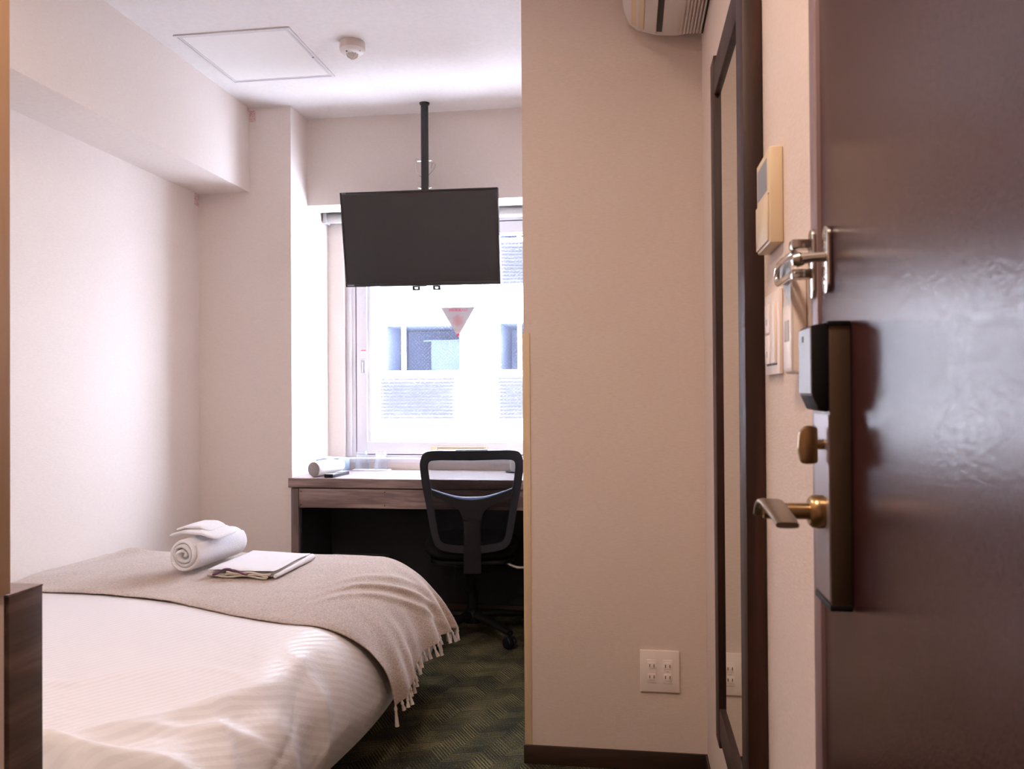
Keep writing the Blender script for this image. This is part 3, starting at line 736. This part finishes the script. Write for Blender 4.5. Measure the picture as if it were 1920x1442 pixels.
def uneven(px, py):
    e = noise.noise(Vector((px * 1.7 + 3, py * 1.5, 1.3)))
    d = noise.noise(Vector((px * 3.2 + py * 1.6, py * 2.2 - px * 1.2, 4.0)))
    return .010 * e + .009 * d + .012 * math.sin(PI * (px - XL) / 1.25) - .010 * gauss(px - XL, .12)
def drape(a, y, off, folds):
    """a: cloth distance along x measured from the left wall; y: cloth distance along the bed; both may overflow the top."""
    x = XL + .004 + a
    rx, rz = shoulder(min(y, YF - RY))
    xc = XS - rx; yc = YF - RY
    ox, oy = max(0, x - xc), max(0, y - yc)
    o = math.hypot(ox, oy)
    px, py = min(x, xc), min(y, yc)
    pz = ZT + off + uneven(px, py)
    if o > 0:
        nx, ny = ox / o, oy / o
        w = (oy / (ox + oy)) if oy > 0 else 0
        r_, z_ = lerp(rx, RY, w), lerp(rz, RZ, w)
        L = arc(r_, z_)
        th = min(o / L, 1) * PI / 2
        rad = (r_ + off) * math.sin(th); dz = -z_ * (1 - math.cos(th))
        ov = o - L
        dz -= max(0, ov)
        rad += folds(nx, ny, x, y, o, L)
        px += nx * rad; py += ny * rad; pz += dz
    return Vector((px, py, pz))
def duvet_fold(nx, ny, x, y, o, L):
    ov = max(0, o - L)
    return -.9 * max(0, ov - .02) ** 1.3 + .006 * math.sin(y * 9 + 1) * min(1, ov / .06)
W_d = 1.60
def duvet_pt(s, t):
    y = lerp(1.085, YF + .20, s)
    rx, rz = shoulder(min(y, YF - RY)); flat = XS - rx - XL - .004
    full = flat + arc(rx, rz) + (ZT - rz - .15)
    a = t * full
    p = drape(a, y, 0, duvet_fold)
    nr = 1 - sstep(1.85, 2.0, y)           # only the uncovered part is creased
    sd = sstep(-.03, .07, a - flat)
    # creases on the hanging side
    c = abs(noise.noise(Vector((p.x * 4 + p.y * 5.5, p.y * 1.6 - p.z * 4, 9.0))))
    p.x += nr * sd * (.006 * (1 - 5 * c) + .006 * nz(p, 11, 5))
    c2 = abs(noise.noise(Vector((p.y * 2.2 - p.z * 7, p.y * 3 + p.z * 3, 2.0))))
    p.x -= nr * sd * .004 * gauss(c2, .05)
    # fold ridge running along the shoulder toward the head
    xr = lerp(-.97, -.775, sstep(1.2, 1.75, y))
    p.z += .012 * nr * gauss(p.x - xr, .022) * (.7 + .5 * nz(p, 6, 2))
    p.z -= .010 * nr * gauss(p.x - xr - .045, .03)
    # creases on the top, toward the head
    c3 = abs(noise.noise(Vector((p.x * 2.5 - p.y * 2.0, p.y * 5 + p.x * 2.5, 6.0))))
    p.z += nr * (1 - sd) * (.008 * gauss(c3, .10)) * sstep(1.9, 1.4, y)
    # puffed corner near the headboard with hollows around it
    q = math.hypot((p.x + .955) / .13, (p.y - 1.235) / .045)
    p.z += .040 * math.exp(-q * q)
    ln = (p.y - 1.215) - (p.x + .95) * .62
    m = sstep(-1.02, -.9, p.x) * (1 - sstep(-.74, -.64, p.x))
    p.z += (.022 * gauss(ln - .02, .026) - .034 * gauss(ln + .05, .035)) * m
    p.z += .012 * gauss((p.y - 1.34) - (p.x + .95) * .9, .02) * m
    return p
du = obj('duvet', B().grid(170, 130, duvet_pt, uv=lambda s, t: (t * W_d, s * 2.1)), m_duvet, loc=(-1.35, 2.0, .45), sub=1)
base(du, 'white striped duvet spread over the bed and hanging down its side', 'duvet')

OFF = .005
def throw_fold(nx, ny, x, y, o, L):
    t = min(1, o / L) ** 2
    s = y + .19 * math.atan2(ny, nx)
    A = lerp(.004, .016, sstep(2.55, 2.8, s))
    ph = s * 50 + 1.3 * math.sin(s * 13)
    f = A * (1 + math.sin(ph)) + .007 * (1 + math.sin(s * 21 + 2))
    flare = .03 * sstep(2.6, 2.95, s) * (o / L) ** 2 + .022 * (o / L) ** 2
    return f * t + flare
FLAT = XS - .215 - XL - .004
HANG = arc(.215, .27) + .03
def throw_near(t):      # near edge of the throw, by cloth fraction across
    a = t * (FLAT + HANG)
    y = lerp(2.30, 2.23, sstep(0, .5, a)); y = lerp(y, 2.05, sstep(.4, 1.12, a))
    return y + .20 * sstep(1.10, FLAT + HANG, a)
def throw_pt(s, t):
    far = YF - RY
    y0 = throw_near(t); y = lerp(y0, YF + .27, s)
    rx, rz = shoulder(min(y, far)); flat = XS - rx - XL - .004
    hang = arc(rx, rz) + (.225 if y < 2.3 else lerp(.225, .19, sstep(2.3, 2.6, y))) - (rz - .06)
    a = t * (flat + hang)
    ox, oy = max(0, a - flat), max(0, y - far)
    o = math.hypot(ox, oy)
    lim = hang + .015
    if o > lim and ox > 0 and oy > 0:      # level the hem round the foot corner
        k = (lim + .22 * (o - lim)) / o; a = flat + ox * k; y = far + oy * k
    p = drape(a, y, OFF, throw_fold)
    d_ = a - flat
    p.z -= .0025 * (1 - sstep(0, .025, s))
    fl = 1 - sstep(-.1, .05, d_)
    p.z += fl * (.003 + .003 * nz(p, 5, 7) + .002 * nz(p, 13, 1))
    p.z += fl * .014 * gauss(p.x - XL - .10, .06) * (.8 + .8 * math.sin(p.y * 9)) * sstep(2.35, 2.6, p.y)
    # diagonal pull lines over the shoulder
    ln = d_ - (y - 2.36) * .62
    v = Vector((.75, -.1, .65)) * (.012 * gauss(ln, .014) + .007 * gauss(ln - .06, .014) + .007 * gauss(ln + .07, .02)) * sstep(-.06, .06, d_) * (1 - sstep(2.72, 2.85, y)) * sstep(2.1, 2.3, y)
    p += v
    p.x += .003 * (1 + nz(p, 14, 3)) * (1 - fl)
    return p
th = thing('bed_throw', 'beige woven throw with tasselled hem across the bed foot', 'throw', (-1.35, 2.6, .52))
obj('cloth', B().grid(130, 140, throw_pt, uv=lambda s, t: (t * 1.6, s)), m_throw, th, sub=1, solid=.003)
# tassels along the hanging hem
n = 30
for k in range(n):
    s = .004 + .90 * (k + .2 * random.random()) / n
    p = throw_pt(s, 1.0); q = throw_pt(s, .985)
    out = Vector((.25 + random.uniform(-.25, .2), random.uniform(-.3, .3), -1)).normalized()
    L = random.uniform(.028, .042)
    if k == 0: L = .055; out = Vector((.1, -.05, -1))
    obj('tassel', B().tube([p + Vector((0, 0, .004)), p + out * .008, p + out * .013, p + out * L * .7, p + out * L], [.002, .0055, .0035, .0055, .0065], 8), m_fringe, th)
for k in range(12):
    t = .74 + .02 * k
    p = throw_pt(1.0, t); obj('tassel', B().tube([p, p + Vector((0, .004, -.012)), p + Vector((.004, .004, -.036))], [.003, .0055, .006], 8), m_fringe, th)

def bedtop(x, y): return throw_pt_inv(x, y)
def throw_pt_inv(x, y):
    s_, t_ = .5, .5
    for _ in range(12):
        p = throw_pt(s_, t_); px = throw_pt(s_, min(1, t_ + .01)); py = throw_pt(min(1, s_ + .01), t_)
        gx = (px.x - p.x) / .01 or 1.; gy = (py.y - p.y) / .01 or 1.
        t_ = max(0, min(.98, t_ + (x - p.x) / gx)); s_ = max(0, min(.98, s_ + (y - p.y) / gy))
    return throw_pt(s_, t_).z + .0035

# ------------------------------------------------------------------ towels and nightwear on the throw
ax0 = Vector((-1.452, 2.505, 0)); ax1 = Vector((-1.427, 2.80, 0)); dirn = (ax1 - ax0).normalized(); perp = Vector((dirn.y, -dirn.x, 0))
RT = .061
zb = max(bedtop(-1.45 + .02 * i, 2.5 + .05 * k) for i in (-1, 0, 1) for k in range(7)) + .001
tw = thing('rolled_towel', 'rolled white bath towel on the beige throw', 'towel', (-1.44, 2.65, zb), group='white towels on the bed')
turns = 3.2; NS = 90
def roll_pt(a, c):
    # spiral ribbon: a along the winding, c along the axis
    th_ = -.5 + 2 * PI * turns * a
    r = lerp(.006, RT - .006, a ** .8)
    l = (ax1 - ax0).length
    e = .006 * math.sin(th_ * 1.3 + 1) * (1 - 2 * c) - .012 * (1 - a) * (1 - 2 * c) * .8
    z = zb + RT + r * math.sin(th_) * (.96 if math.sin(th_) < 0 else 1.0)
    return Vector((ax0.x, ax0.y, 0)) + dirn * (l * c + e) + perp * (r * math.cos(th_)) + Vector((0, 0, z))
obj('towel_roll', B().grid(NS, 16, roll_pt), m_towel, tw, solid=.0125, sub=2)
b = B().tube([ax0 + dirn * .022 + Vector((0, 0, zb + RT)), ax1 - dirn * .02 + Vector((0, 0, zb + RT))], .03, 16)
obj('towel_core', b, m_towel, tw)
def slab(center, ux, uy, hx, hy, hz, f=None, e=.35, nu=36, nv=18):
    ux, uy = Vector(ux).normalized(), Vector(uy).normalized()
    sq = lambda q, ee: math.copysign(abs(q) ** ee, q)
    def pt(a, c):
        t = 2 * PI * a; ph = (c - .5) * PI
        r = abs(math.cos(ph)) ** .35
        lx, ly, lz = hx * sq(math.cos(t), e) * r, hy * sq(math.sin(t), e) * r, hz * sq(math.sin(ph), .6)
        p = Vector(center) + ux * lx + uy * ly + Vector((0, 0, lz))
        if f: p += f(lx, ly, lz)
        return p
    return B().grid(nu, nv, pt)
# folded face towel on top of the roll, sagging over its back
zt = zb + 2 * RT
ft = thing('folded_towel', 'small white towel folded flat on top of the rolled one', 'towel', (-1.447, 2.625, zt), group='white towels on the bed')
cen_t = Vector((-1.447, 2.625, zt + .0085))
def sag(lx, ly, lz):
    return Vector((0, 0, -.022 * (abs(lx) / .09) ** 2 + .0015 * math.sin(ly * 40) + .0012 * math.sin(lx * 60 + 1)))
obj('lower_fold', slab(cen_t, perp, dirn, .090, .080, .0068, sag), m_towel, ft)
obj('upper_fold', slab(cen_t + Vector((-.014, .012, .0108)), perp, dirn, .066, .060, .0052, lambda x, y, z: sag(x, y, z) + Vector((0, 0, .003 * gauss(x - .01, .03)))), m_towel, ft)
# folded nightwear
nd = thing('folded_nightwear', 'folded white nightwear with purple piping on the throw beside the towels', 'nightwear', (-1.24, 2.63, .52))
c0 = Vector((-1.352, 2.475, 0)); c1 = Vector((-1.128, 2.482, 0)); c2 = Vector((-1.121, 2.775, 0)); c3 = Vector((-1.352, 2.80, 0))
def quad(a, c): return c0.lerp(c1, a).lerp(c3.lerp(c2, a), c)
def layer(h, th_, inset, wav):
    def pt(a, c):
        # closed sheet: c 0-.5 bottom, .5-1 top, rounded fold at both long edges
        a_ = a
        cc = c * 2 if c < .5 else 2 - c * 2
        k = inset + (1 - 2 * inset) * cc
        p = quad(.02 + .96 * a_ if h == 0 else inset + (1 - 2 * inset) * a_, k)
        edge = min(1, min(cc, 1 - cc) * 12) * min(1, min(a_, 1 - a_) * 10)
        z = bedtop(p.x, p.y) + .004 + h + (th_ * math.sqrt(max(0, edge)) * (.5 if c >= .5 else -.5) + th_ * .5)
        z += wav * math.sin(a_ * 7 + 1) * (1 - cc) + .5 * wav * math.sin(cc * 8 + a_ * 3)
        return Vector((p.x, p.y, z))
    return B().grid(30, 41, pt)
obj('lower_layer', layer(0, .008, 0, .001), m_pyjin, nd)
obj('middle_layer', layer(.0085, .007, .015, .0012), m_pyjin, nd)
obj('top_layer', layer(.0155, .008, .005, .002), m_pyj, nd)
b = B(); pts = []
for i in range(21):
    a = .10 + .52 * i / 20
    p = quad(a, .03); z = bedtop(p.x, p.y) + .010 + .022 * math.sin(PI * min(1, i / 11)) if i < 11 else bedtop(p.x, p.y) + .010 + .006 * (20 - i) / 10
    if i >= 11: z = bedtop(p.x, p.y) + .026 - .013 * sstep(11, 20, i) 
    if i < 11: z = bedtop(p.x, p.y) + .010 + .019 * sstep(0, 8, i)
    pts.append((p.x, p.y - .016, z))
obj('piping', B().tube(pts, .0032, 8), m_purple, nd)
b = B()
for i, (a0_, a1_, z0_) in enumerate(((.28, .92, .008), (.02, .9, .003), (.3, .96, .014))):
    L = [quad(lerp(a0_, a1_, k / 12), .0) for k in range(13)]
    b.tube([(p.x, p.y - .004, bedtop(p.x, p.y) + z0_ + .003 + .003 * math.sin(k * .9 + i)) for k, p in enumerate(L)], .0035, 8)
obj('front_folds', b, m_pyjin, nd)
obj('side_roll', B().tube([(p.x + .004, p.y, bedtop(p.x, p.y) + .010) for p in [quad(1, k / 10) for k in range(11)]], [.006 + .005 * (k / 10) for k in range(11)], 10), m_pyj, nd)

# ------------------------------------------------------------------ headboard
hb = thing('headboard', 'dark wood headboard cabinet at the near end of the bed', 'headboard', (-1.4, 1.0, 0))
obj('carcass', B().box(XL + .003, -.8, .962, 1.023, 0, .8375, .001), m_head, hb)
obj('cap', B().box(XL + .003, -.8, .960, 1.0235, .8375, .840), m_desk, hb, smooth=False)

# ------------------------------------------------------------------ right wall: air conditioner
ac = thing('air_conditioner', 'white wall air conditioner with yellowed front high on the right wall', 'air conditioner', (.1, 1.97, 2.12))
prof = [(XR - .002, 2.40), (.03, 2.40), (.0, 2.385), (-.012, 2.33), (-.014, 2.24), (-.008, 2.19), (.006, 2.150), (.03, 2.130), (.085, 2.113), (.14, 2.108), (XR - .002, 2.117)]
obj('casing', B().prism(prof, (1.58, 2.365), lambda u, v, w_: Vector((u, w_, v)), .004), m_acw, ac, angle=.5)
def strip(x0, z0, x1, z1, y0, y1, d=.004):
    n_ = Vector((z1 - z0, 0, -(x1 - x0))).normalized()
    if n_.z > 0: n_ = -n_
    b_ = B(); q = []
    for (x, z) in ((x0, z0), (x1, z1)):
        for y in (y0, y1): q.append((x, y, z))
    vs = [b_.bm.verts.new(Vector(v) + n_ * k) for k in (0.0005, d) for v in (q[0], q[1], q[3], q[2])]
    b_.bm.faces.new(vs[:4]); b_.bm.faces.new(vs[4:])
    for k in range(4): b_.bm.faces.new((vs[k], vs[(k + 1) % 4], vs[4 + (k + 1) % 4], vs[4 + k]))
    return b_
def on(x):      # underside height of the casing at x
    for (xa, za), (xb, zb_) in zip(prof[4:], prof[5:]):
        if xa <= x <= xb: return za + (zb_ - za) * (x - xa) / (xb - xa)
    return 2.117
obj('front_panel', strip(.014, on(.014), .048, on(.048), 1.59, 2.34, .003), m_acy, ac, smooth=False)
obj('louver', strip(.050, on(.050), .082, on(.082), 1.60, 2.345, .004), m_acw, ac, smooth=False)
obj('air_slot', strip(.083, on(.083), .098, on(.098), 1.60, 2.335, .0015), m_slot, ac, smooth=False)
b = B()
for k in range(7): b.box(.148 + k * .009, .1525 + k * .009, 1.59, 2.35, 2.106, 2.114)
obj('underside_ribs', b, m_acw, ac, smooth=False)
obj('wall_gap', B().box(XR - .004, XR - .0005, 1.6, 2.37, 2.113, 2.30), m_slot, ac, smooth=False)

# ------------------------------------------------------------------ framed mirror
XM = XR - .0315
mi = thing('wall_mirror', 'tall narrow mirror in a dark brown frame on the right wall', 'mirror', (XR, 1.57, .42))
my0, my1, mz0, mz1 = 1.342, 1.85, .36, 1.795
fw = .065
b = B().box(XM, XR - .001, my0, my0 + fw + .012, mz0 - .02, mz1 + .02, .002).box(XM, XR - .001, my1 - fw, my1, mz0 - .02, mz1 + .02, .002)
b.box(XM + .001, XR - .001, my0 + fw, my1 - fw, mz1 - fw, mz1, .002).box(XM + .001, XR - .001, my0 + fw, my1 - fw, mz0, mz0 + fw, .002)
obj('frame', b, m_brown, mi)
obj('mirror_glass', B().box(XM + .008, XM + .012, my0 + fw, my1 - fw, mz0 + fw, mz1 - fw), m_mirror, mi, smooth=False)

# ------------------------------------------------------------------ thermostat, switches, key card
tm = thing('thermostat', 'yellowed wall controller with a grey display above the light switches', 'thermostat', (XR, 1.235, 1.305))
b = B().box(XR - .019, XR, 1.176, 1.288, 1.305, 1.440, .003)
obj('casing', b, m_ivory, tm)
obj('display', B().box(XR - .0196, XR - .0185, 1.195, 1.276, 1.383, 1.428), m_locksil, tm, smooth=False)
obj('flap', B().box(XR - .0215, XR - .019, 1.182, 1.284, 1.309, 1.374, .001), m_ivory, tm)
obj('flap_groove', B().box(XR - .0197, XR - .0188, 1.180, 1.284, 1.3742, 1.3754), m_slot, tm, smooth=False)
sw = thing('light_switch', 'ivory light switch plate beside the dark mirror frame', 'switch', (XR, 1.27, 1.175))
obj('plate', B().box(XR - .006, XR - .0005, 1.185, 1.305, 1.122, 1.243, .002), m_outlet, sw)
for y, zs_ in ((1.222, ((1.138, 1.227),)), (1.268, ((1.138, 1.181), (1.184, 1.227)))):
    for z0, z1 in zs_:
        obj('rocker', B().box(XR - .0095, XR - .005, y - .019, y + .019, z0, z1, .0015), m_outlet, sw)
    obj('shadow_line', B().box(XR - .0068, XR - .0055, y - .019, y + .019, 1.1355, 1.138), m_slot, sw, smooth=False)
for z in (1.152, 1.20): obj('marker', B().box(XR - .0101, XR - .0093, 1.262, 1.274, z - .004, z + .005), m_alug, sw, smooth=False)
kc = thing('key_card_holder', 'beige key card switch holding a printed card next to the door frame', 'card switch', (XR, 1.06, 1.175))
p = [(XR - .0005, 1.120), (XR - .0005, 1.246), (XR - .013, 1.250), (XR - .0175, 1.243), (XR - .0175, 1.124), (XR - .015, 1.120)]
obj('casing', B().prism(p, (1.03, 1.088), lambda u, v, w_: Vector((u, w_, v)), .002), m_outlet, kc)
obj('front_plate', B().box(XR - .0185, XR - .0172, 1.036, 1.086, 1.126, 1.205, .0004), m_outlet, kc)
obj('window', B().box(XR - .0192, XR - .0182, 1.047, 1.074, 1.160, 1.186, .0003), m_steel, kc, smooth=False)
obj('side_rim', B().box(XR - .0195, XR - .0165, 1.030, 1.0345, 1.122, 1.246, .001), m_white, kc)
b = B().prism([(1.037, 1.206), (1.043, 1.203), (1.104, 1.252), (1.094, 1.264), (1.037, 1.264)], (0, .001), lambda u, v, w_: Vector((XR - .0188 + w_, u, v)))
kcard = obj('room_card', b, m_card, loc=(XR - .02, 1.06, 1.2), smooth=False)
base(kcard, 'printed room card standing in the beige card holder by the door', 'card')

# ------------------------------------------------------------------ wall outlet
ot = thing('wall_outlet', 'ivory double outlet plate low on the partition wall', 'outlet', (.08, YP, .23))
ox0, ox1, oz0, oz1 = .0235, .1360, .2285, .3485
obj('plate', B().box(ox0, ox1, YP - .008, YP - .0003, oz0, oz1, .002), m_outlet, ot)
for cx in (.0575, .1025):
    s_ = obj('socket', B().box(cx - .0135, cx + .0135, YP - .0095, YP - .007, .255, .322, .001), m_outlet, ot)
    for cz in (.273, .305):
        b2 = B().prism(rrect(cx - .0115, cx + .0115, cz - .010, cz + .010, .004), (YP - .0105, YP - .009), XZ, .0003)
        obj('socket_face', b2, m_outlet, s_)
        for sx in (-.0062, .0062): obj('slot', B().box(cx + sx - .0010, cx + sx + .0010, YP - .0110, YP - .0102, cz - .0045, cz + .0045), m_slot, s_, smooth=False)
b = B().box(.0985, .1065, YP - .0100, YP - .0093, .2875, .2895); obj('marking', b, m_alug, ot, smooth=False)

# ------------------------------------------------------------------ entrance door
struct('trim_4', B().box(XR - .003, XR + .1, .961, .995, 0, 2.04, .001).box(XR - .003, XR + .1, DY0 - .037, DY0 - .003, 0, 2.04, .001).box(XR - .003, XR + .1, DY0 - .037, .995, 2.005, 2.04, .001), m_jambf, 'mauve door frame beside the maroon door', 'door frame')
struct('trim_5', B().box(XR + .03, XR + .1, DY0 - .003, .961, 0, 2.005), m_slot, 'dark door stop behind the maroon door edge', 'door stop', smooth=False)
dr = thing('door_1', 'dark maroon entrance door with lock and lever handle on the right', 'door', (XR, .53, 0), kind='structure')
obj('door_panel', B().box(XR, XR + .03, DY0, .955, .008, 2.003, .001), m_door, dr)
lx = .193
lk = obj('lock_plate', B().box(lx, XR - .0005, .834, .898, .888, 1.164, .0015), m_lockbr, dr)
obj('lock_front', B().box(lx - .0012, lx, .8355, .8965, .893, 1.075), m_lockfront, lk, smooth=False)
obj('end_cap', B().box(lx - .0015, XR - .0005, .8325, .899, .884, .890, .001).box(lx - .0015, XR - .0005, .8325, .899, 1.162, 1.167, .001), m_plast2, lk)
p = [(lx - .0005, 1.166), (.177, 1.163), (.177, 1.094), (.183, 1.080), (lx - .0005, 1.078)]
rd = obj('card_reader', B().prism(p, (.836, .892), lambda u, v, w_: Vector((u, w_, v)), .0015), m_plast2, lk)
obj('reader_face', B().box(.1758, .1772, .8365, .8915, 1.096, 1.161, .0004).prism([(.1765, 1.096), (.1825, 1.082), (.1835, 1.0825), (.1775, 1.0965)], (.8365, .8915), lambda u, v, w_: Vector((u, w_, v))), m_locksil, lk, smooth=False)
obj('indicator', B().box(.1752, .1760, .868, .874, 1.148, 1.154), m_slot, lk, smooth=False)
tt = obj('thumb_turn', B().prism([(.174, 1.064), (.168, 1.058), (.1665, 1.040), (.169, 1.027), (.174, 1.025), (.186, 1.026), (.186, 1.063)], (.851, .861), lambda u, v, w_: Vector((u, w_, v)), .003), m_bronze, dr)
obj('spindle', B().lathe([(0, 0), (.005, 0), (.005, .009), (0, .009)], (.185, .856, 1.045), (1, 0, 0), 16), m_bronze, tt)
HZ = .977; HY = .862
lv = obj('lever_handle', B().lathe([(0, .0), (.0075, .0), (.0082, .004), (.0082, .05), (0, .05)], (.1335, HY, HZ), (1, 0, 0), 20), m_bronze, dr)
obj('rosette', B().lathe([(0, 0), (.013, 0), (.016, .003), (.0172, .008), (.0165, .015), (0, .015)], (.178, HY, HZ), (1, 0, 0), 28), m_bronze, lv)
def leverp(a, c):
    q = catmull([(.139, HY + .022, HZ - .006), (.139, HY + .012, HZ + .005), (.1395, HY - .006, HZ + .0105), (.1405, HY - .035, HZ + .0075), (.1415, HY - .065, HZ + .003), (.142, HY - .085, HZ - .001)], 8, False)
    i = min(int(a * (len(q) - 1)), len(q) - 2); f = a * (len(q) - 1) - i
    P = Vector(q[i]).lerp(Vector(q[i + 1]), f); d = (Vector(q[i + 1]) - Vector(q[i])).normalized()
    s_ = Vector((1, 0, 0)); u_ = s_.cross(d)
    an = 2 * PI * c
    sq = lambda v, e: math.copysign(abs(v) ** e, v)
    return P + s_ * lerp(.012, .0105, a) * sq(math.cos(an), .6) + u_ * .003 * sq(math.sin(an), .6)
b = B().grid(33, 25, leverp)
bmesh.ops.remove_doubles(b.bm, verts=b.bm.verts[:], dist=1e-6); bmesh.ops.holes_fill(b.bm, edges=b.bm.edges[:], sides=30)
obj('grip', b, m_bronzeg, lv)
# door guard: ball stud on the door, U-shaped arm on the frame
gs = obj('guard_stud', B().prism(rrect(.905, .932, 1.203, 1.276, .0125), (XR - .005, XR - .0003), YZ, .0012), m_steel, dr)
b = B().tube([(XR - .004, .918, 1.243), (XR - .018, .921, 1.243), (XR - .029, .924, 1.242)], [.006, .0055, .0065], 14).lathe([(0, -.008), (.006, -.006), (.0085, 0), (.006, .006), (0, .008)], (XR - .031, .9245, 1.2415), (1, 0, 0), 16)
obj('stud_arm', b, m_steel, gs)
for z in (1.216, 1.226, 1.256, 1.266): obj('screw', B().lathe([(0, .0012), (.0035, .0008), (.004, 0)], (XR - .005, .9185, z), (-1, 0, 0), 12), m_chrome, gs)
dg_ = thing('door_guard', 'chrome U-shaped door guard folded back from the door frame', 'door guard', (XR, .978, 1.243))
x0 = XR - .003
obj('mounting_plate', B().prism(rrect(.966, .990, 1.204, 1.284, .011), (x0 - .004, x0 - .0003), YZ, .001), m_steel, dg_)
for z in (1.2665, 1.2325): obj('hinge_lug', B().box(x0 - .026, x0 - .003, .968, .988, z - .0055, z + .0055, .002), m_steel, dg_)
xa = x0 - .022
b = B().tube(catmull([(xa, .975, 1.257), (xa - .001, 1.0, 1.257), (xa - .001, 1.04, 1.257), (xa, 1.075, 1.2565), (xa, 1.087, 1.252), (xa, 1.090, 1.2455), (xa, 1.087, 1.239), (xa, 1.075, 1.2345), (xa - .001, 1.04, 1.234), (xa, .975, 1.234)], 6, False), .0038, 12)
obj('arm', b, m_chrome, dg_)

# ------------------------------------------------------------------ lights
def light(name, typ, loc, energy, col, rot=(0, 0, 0), **kw):
    l = bpy.data.lights.new(name, typ); l.energy = energy; l.color = col
    for k, v in kw.items(): setattr(l, k, v)
    o = bpy.data.objects.new(name, l); C.objects.link(o); o.location = loc; o.rotation_euler = rot
    return o
light('ceiling_lamp_room', 'AREA', (-1.05, 1.35, 2.40), 7, (1, .83, .70), shape='DISK', size=.22)
light('ceiling_lamp_entry', 'AREA', (-.28, .45, 2.40), 15.5, (1, .76, .59), shape='DISK', size=.16)
light('sun', 'SUN', (0, 0, 8), 14, (1, .97, .92), rot=(math.radians(30), 0, math.radians(-20)), angle=.01)

wd = bpy.data.worlds.new('sky'); bpy.context.scene.world = wd; wd.use_nodes = True
bg = wd.node_tree.nodes['Background']; bg.inputs[0].default_value = (.80, .85, 1, 1); bg.inputs[1].default_value = 21.5

# ------------------------------------------------------------------ camera
cam = bpy.data.cameras.new('camera'); co = bpy.data.objects.new('camera', cam); C.objects.link(co)
cam.sensor_width = 36; cam.lens = 1534.6 * 36 / 1920
yaw, pit, rol = .14266, .008568, -.00657
f = Vector((-math.sin(yaw) * math.cos(pit), math.cos(yaw) * math.cos(pit), math.sin(pit)))
rt = Vector((math.cos(yaw), math.sin(yaw), 0)); up = rt.cross(f)
r2 = rt * math.cos(rol) + up * math.sin(rol); u2 = up * math.cos(rol) - rt * math.sin(rol)
mw = Matrix((r2, u2, -f)).transposed().to_4x4(); mw.translation = (0, 0, 1.1)
co.matrix_world = mw
cam.clip_start = .02
cam.dof.use_dof = True; cam.dof.focus_distance = 2.9; cam.dof.aperture_fstop = 10
sc = bpy.context.scene; sc.camera = co
sc.view_settings.view_transform = 'Standard'; sc.view_settings.look = 'None'; sc.view_settings.exposure = 0.46
sc.cycles.use_denoising = True
sc.cycles.max_bounces = 12; sc.cycles.diffuse_bounces = 6; sc.cycles.transparent_max_bounces = 16
sc.cycles.caustics_reflective = False; sc.cycles.caustics_refractive = False
sc.cycles.sample_clamp_indirect = 8
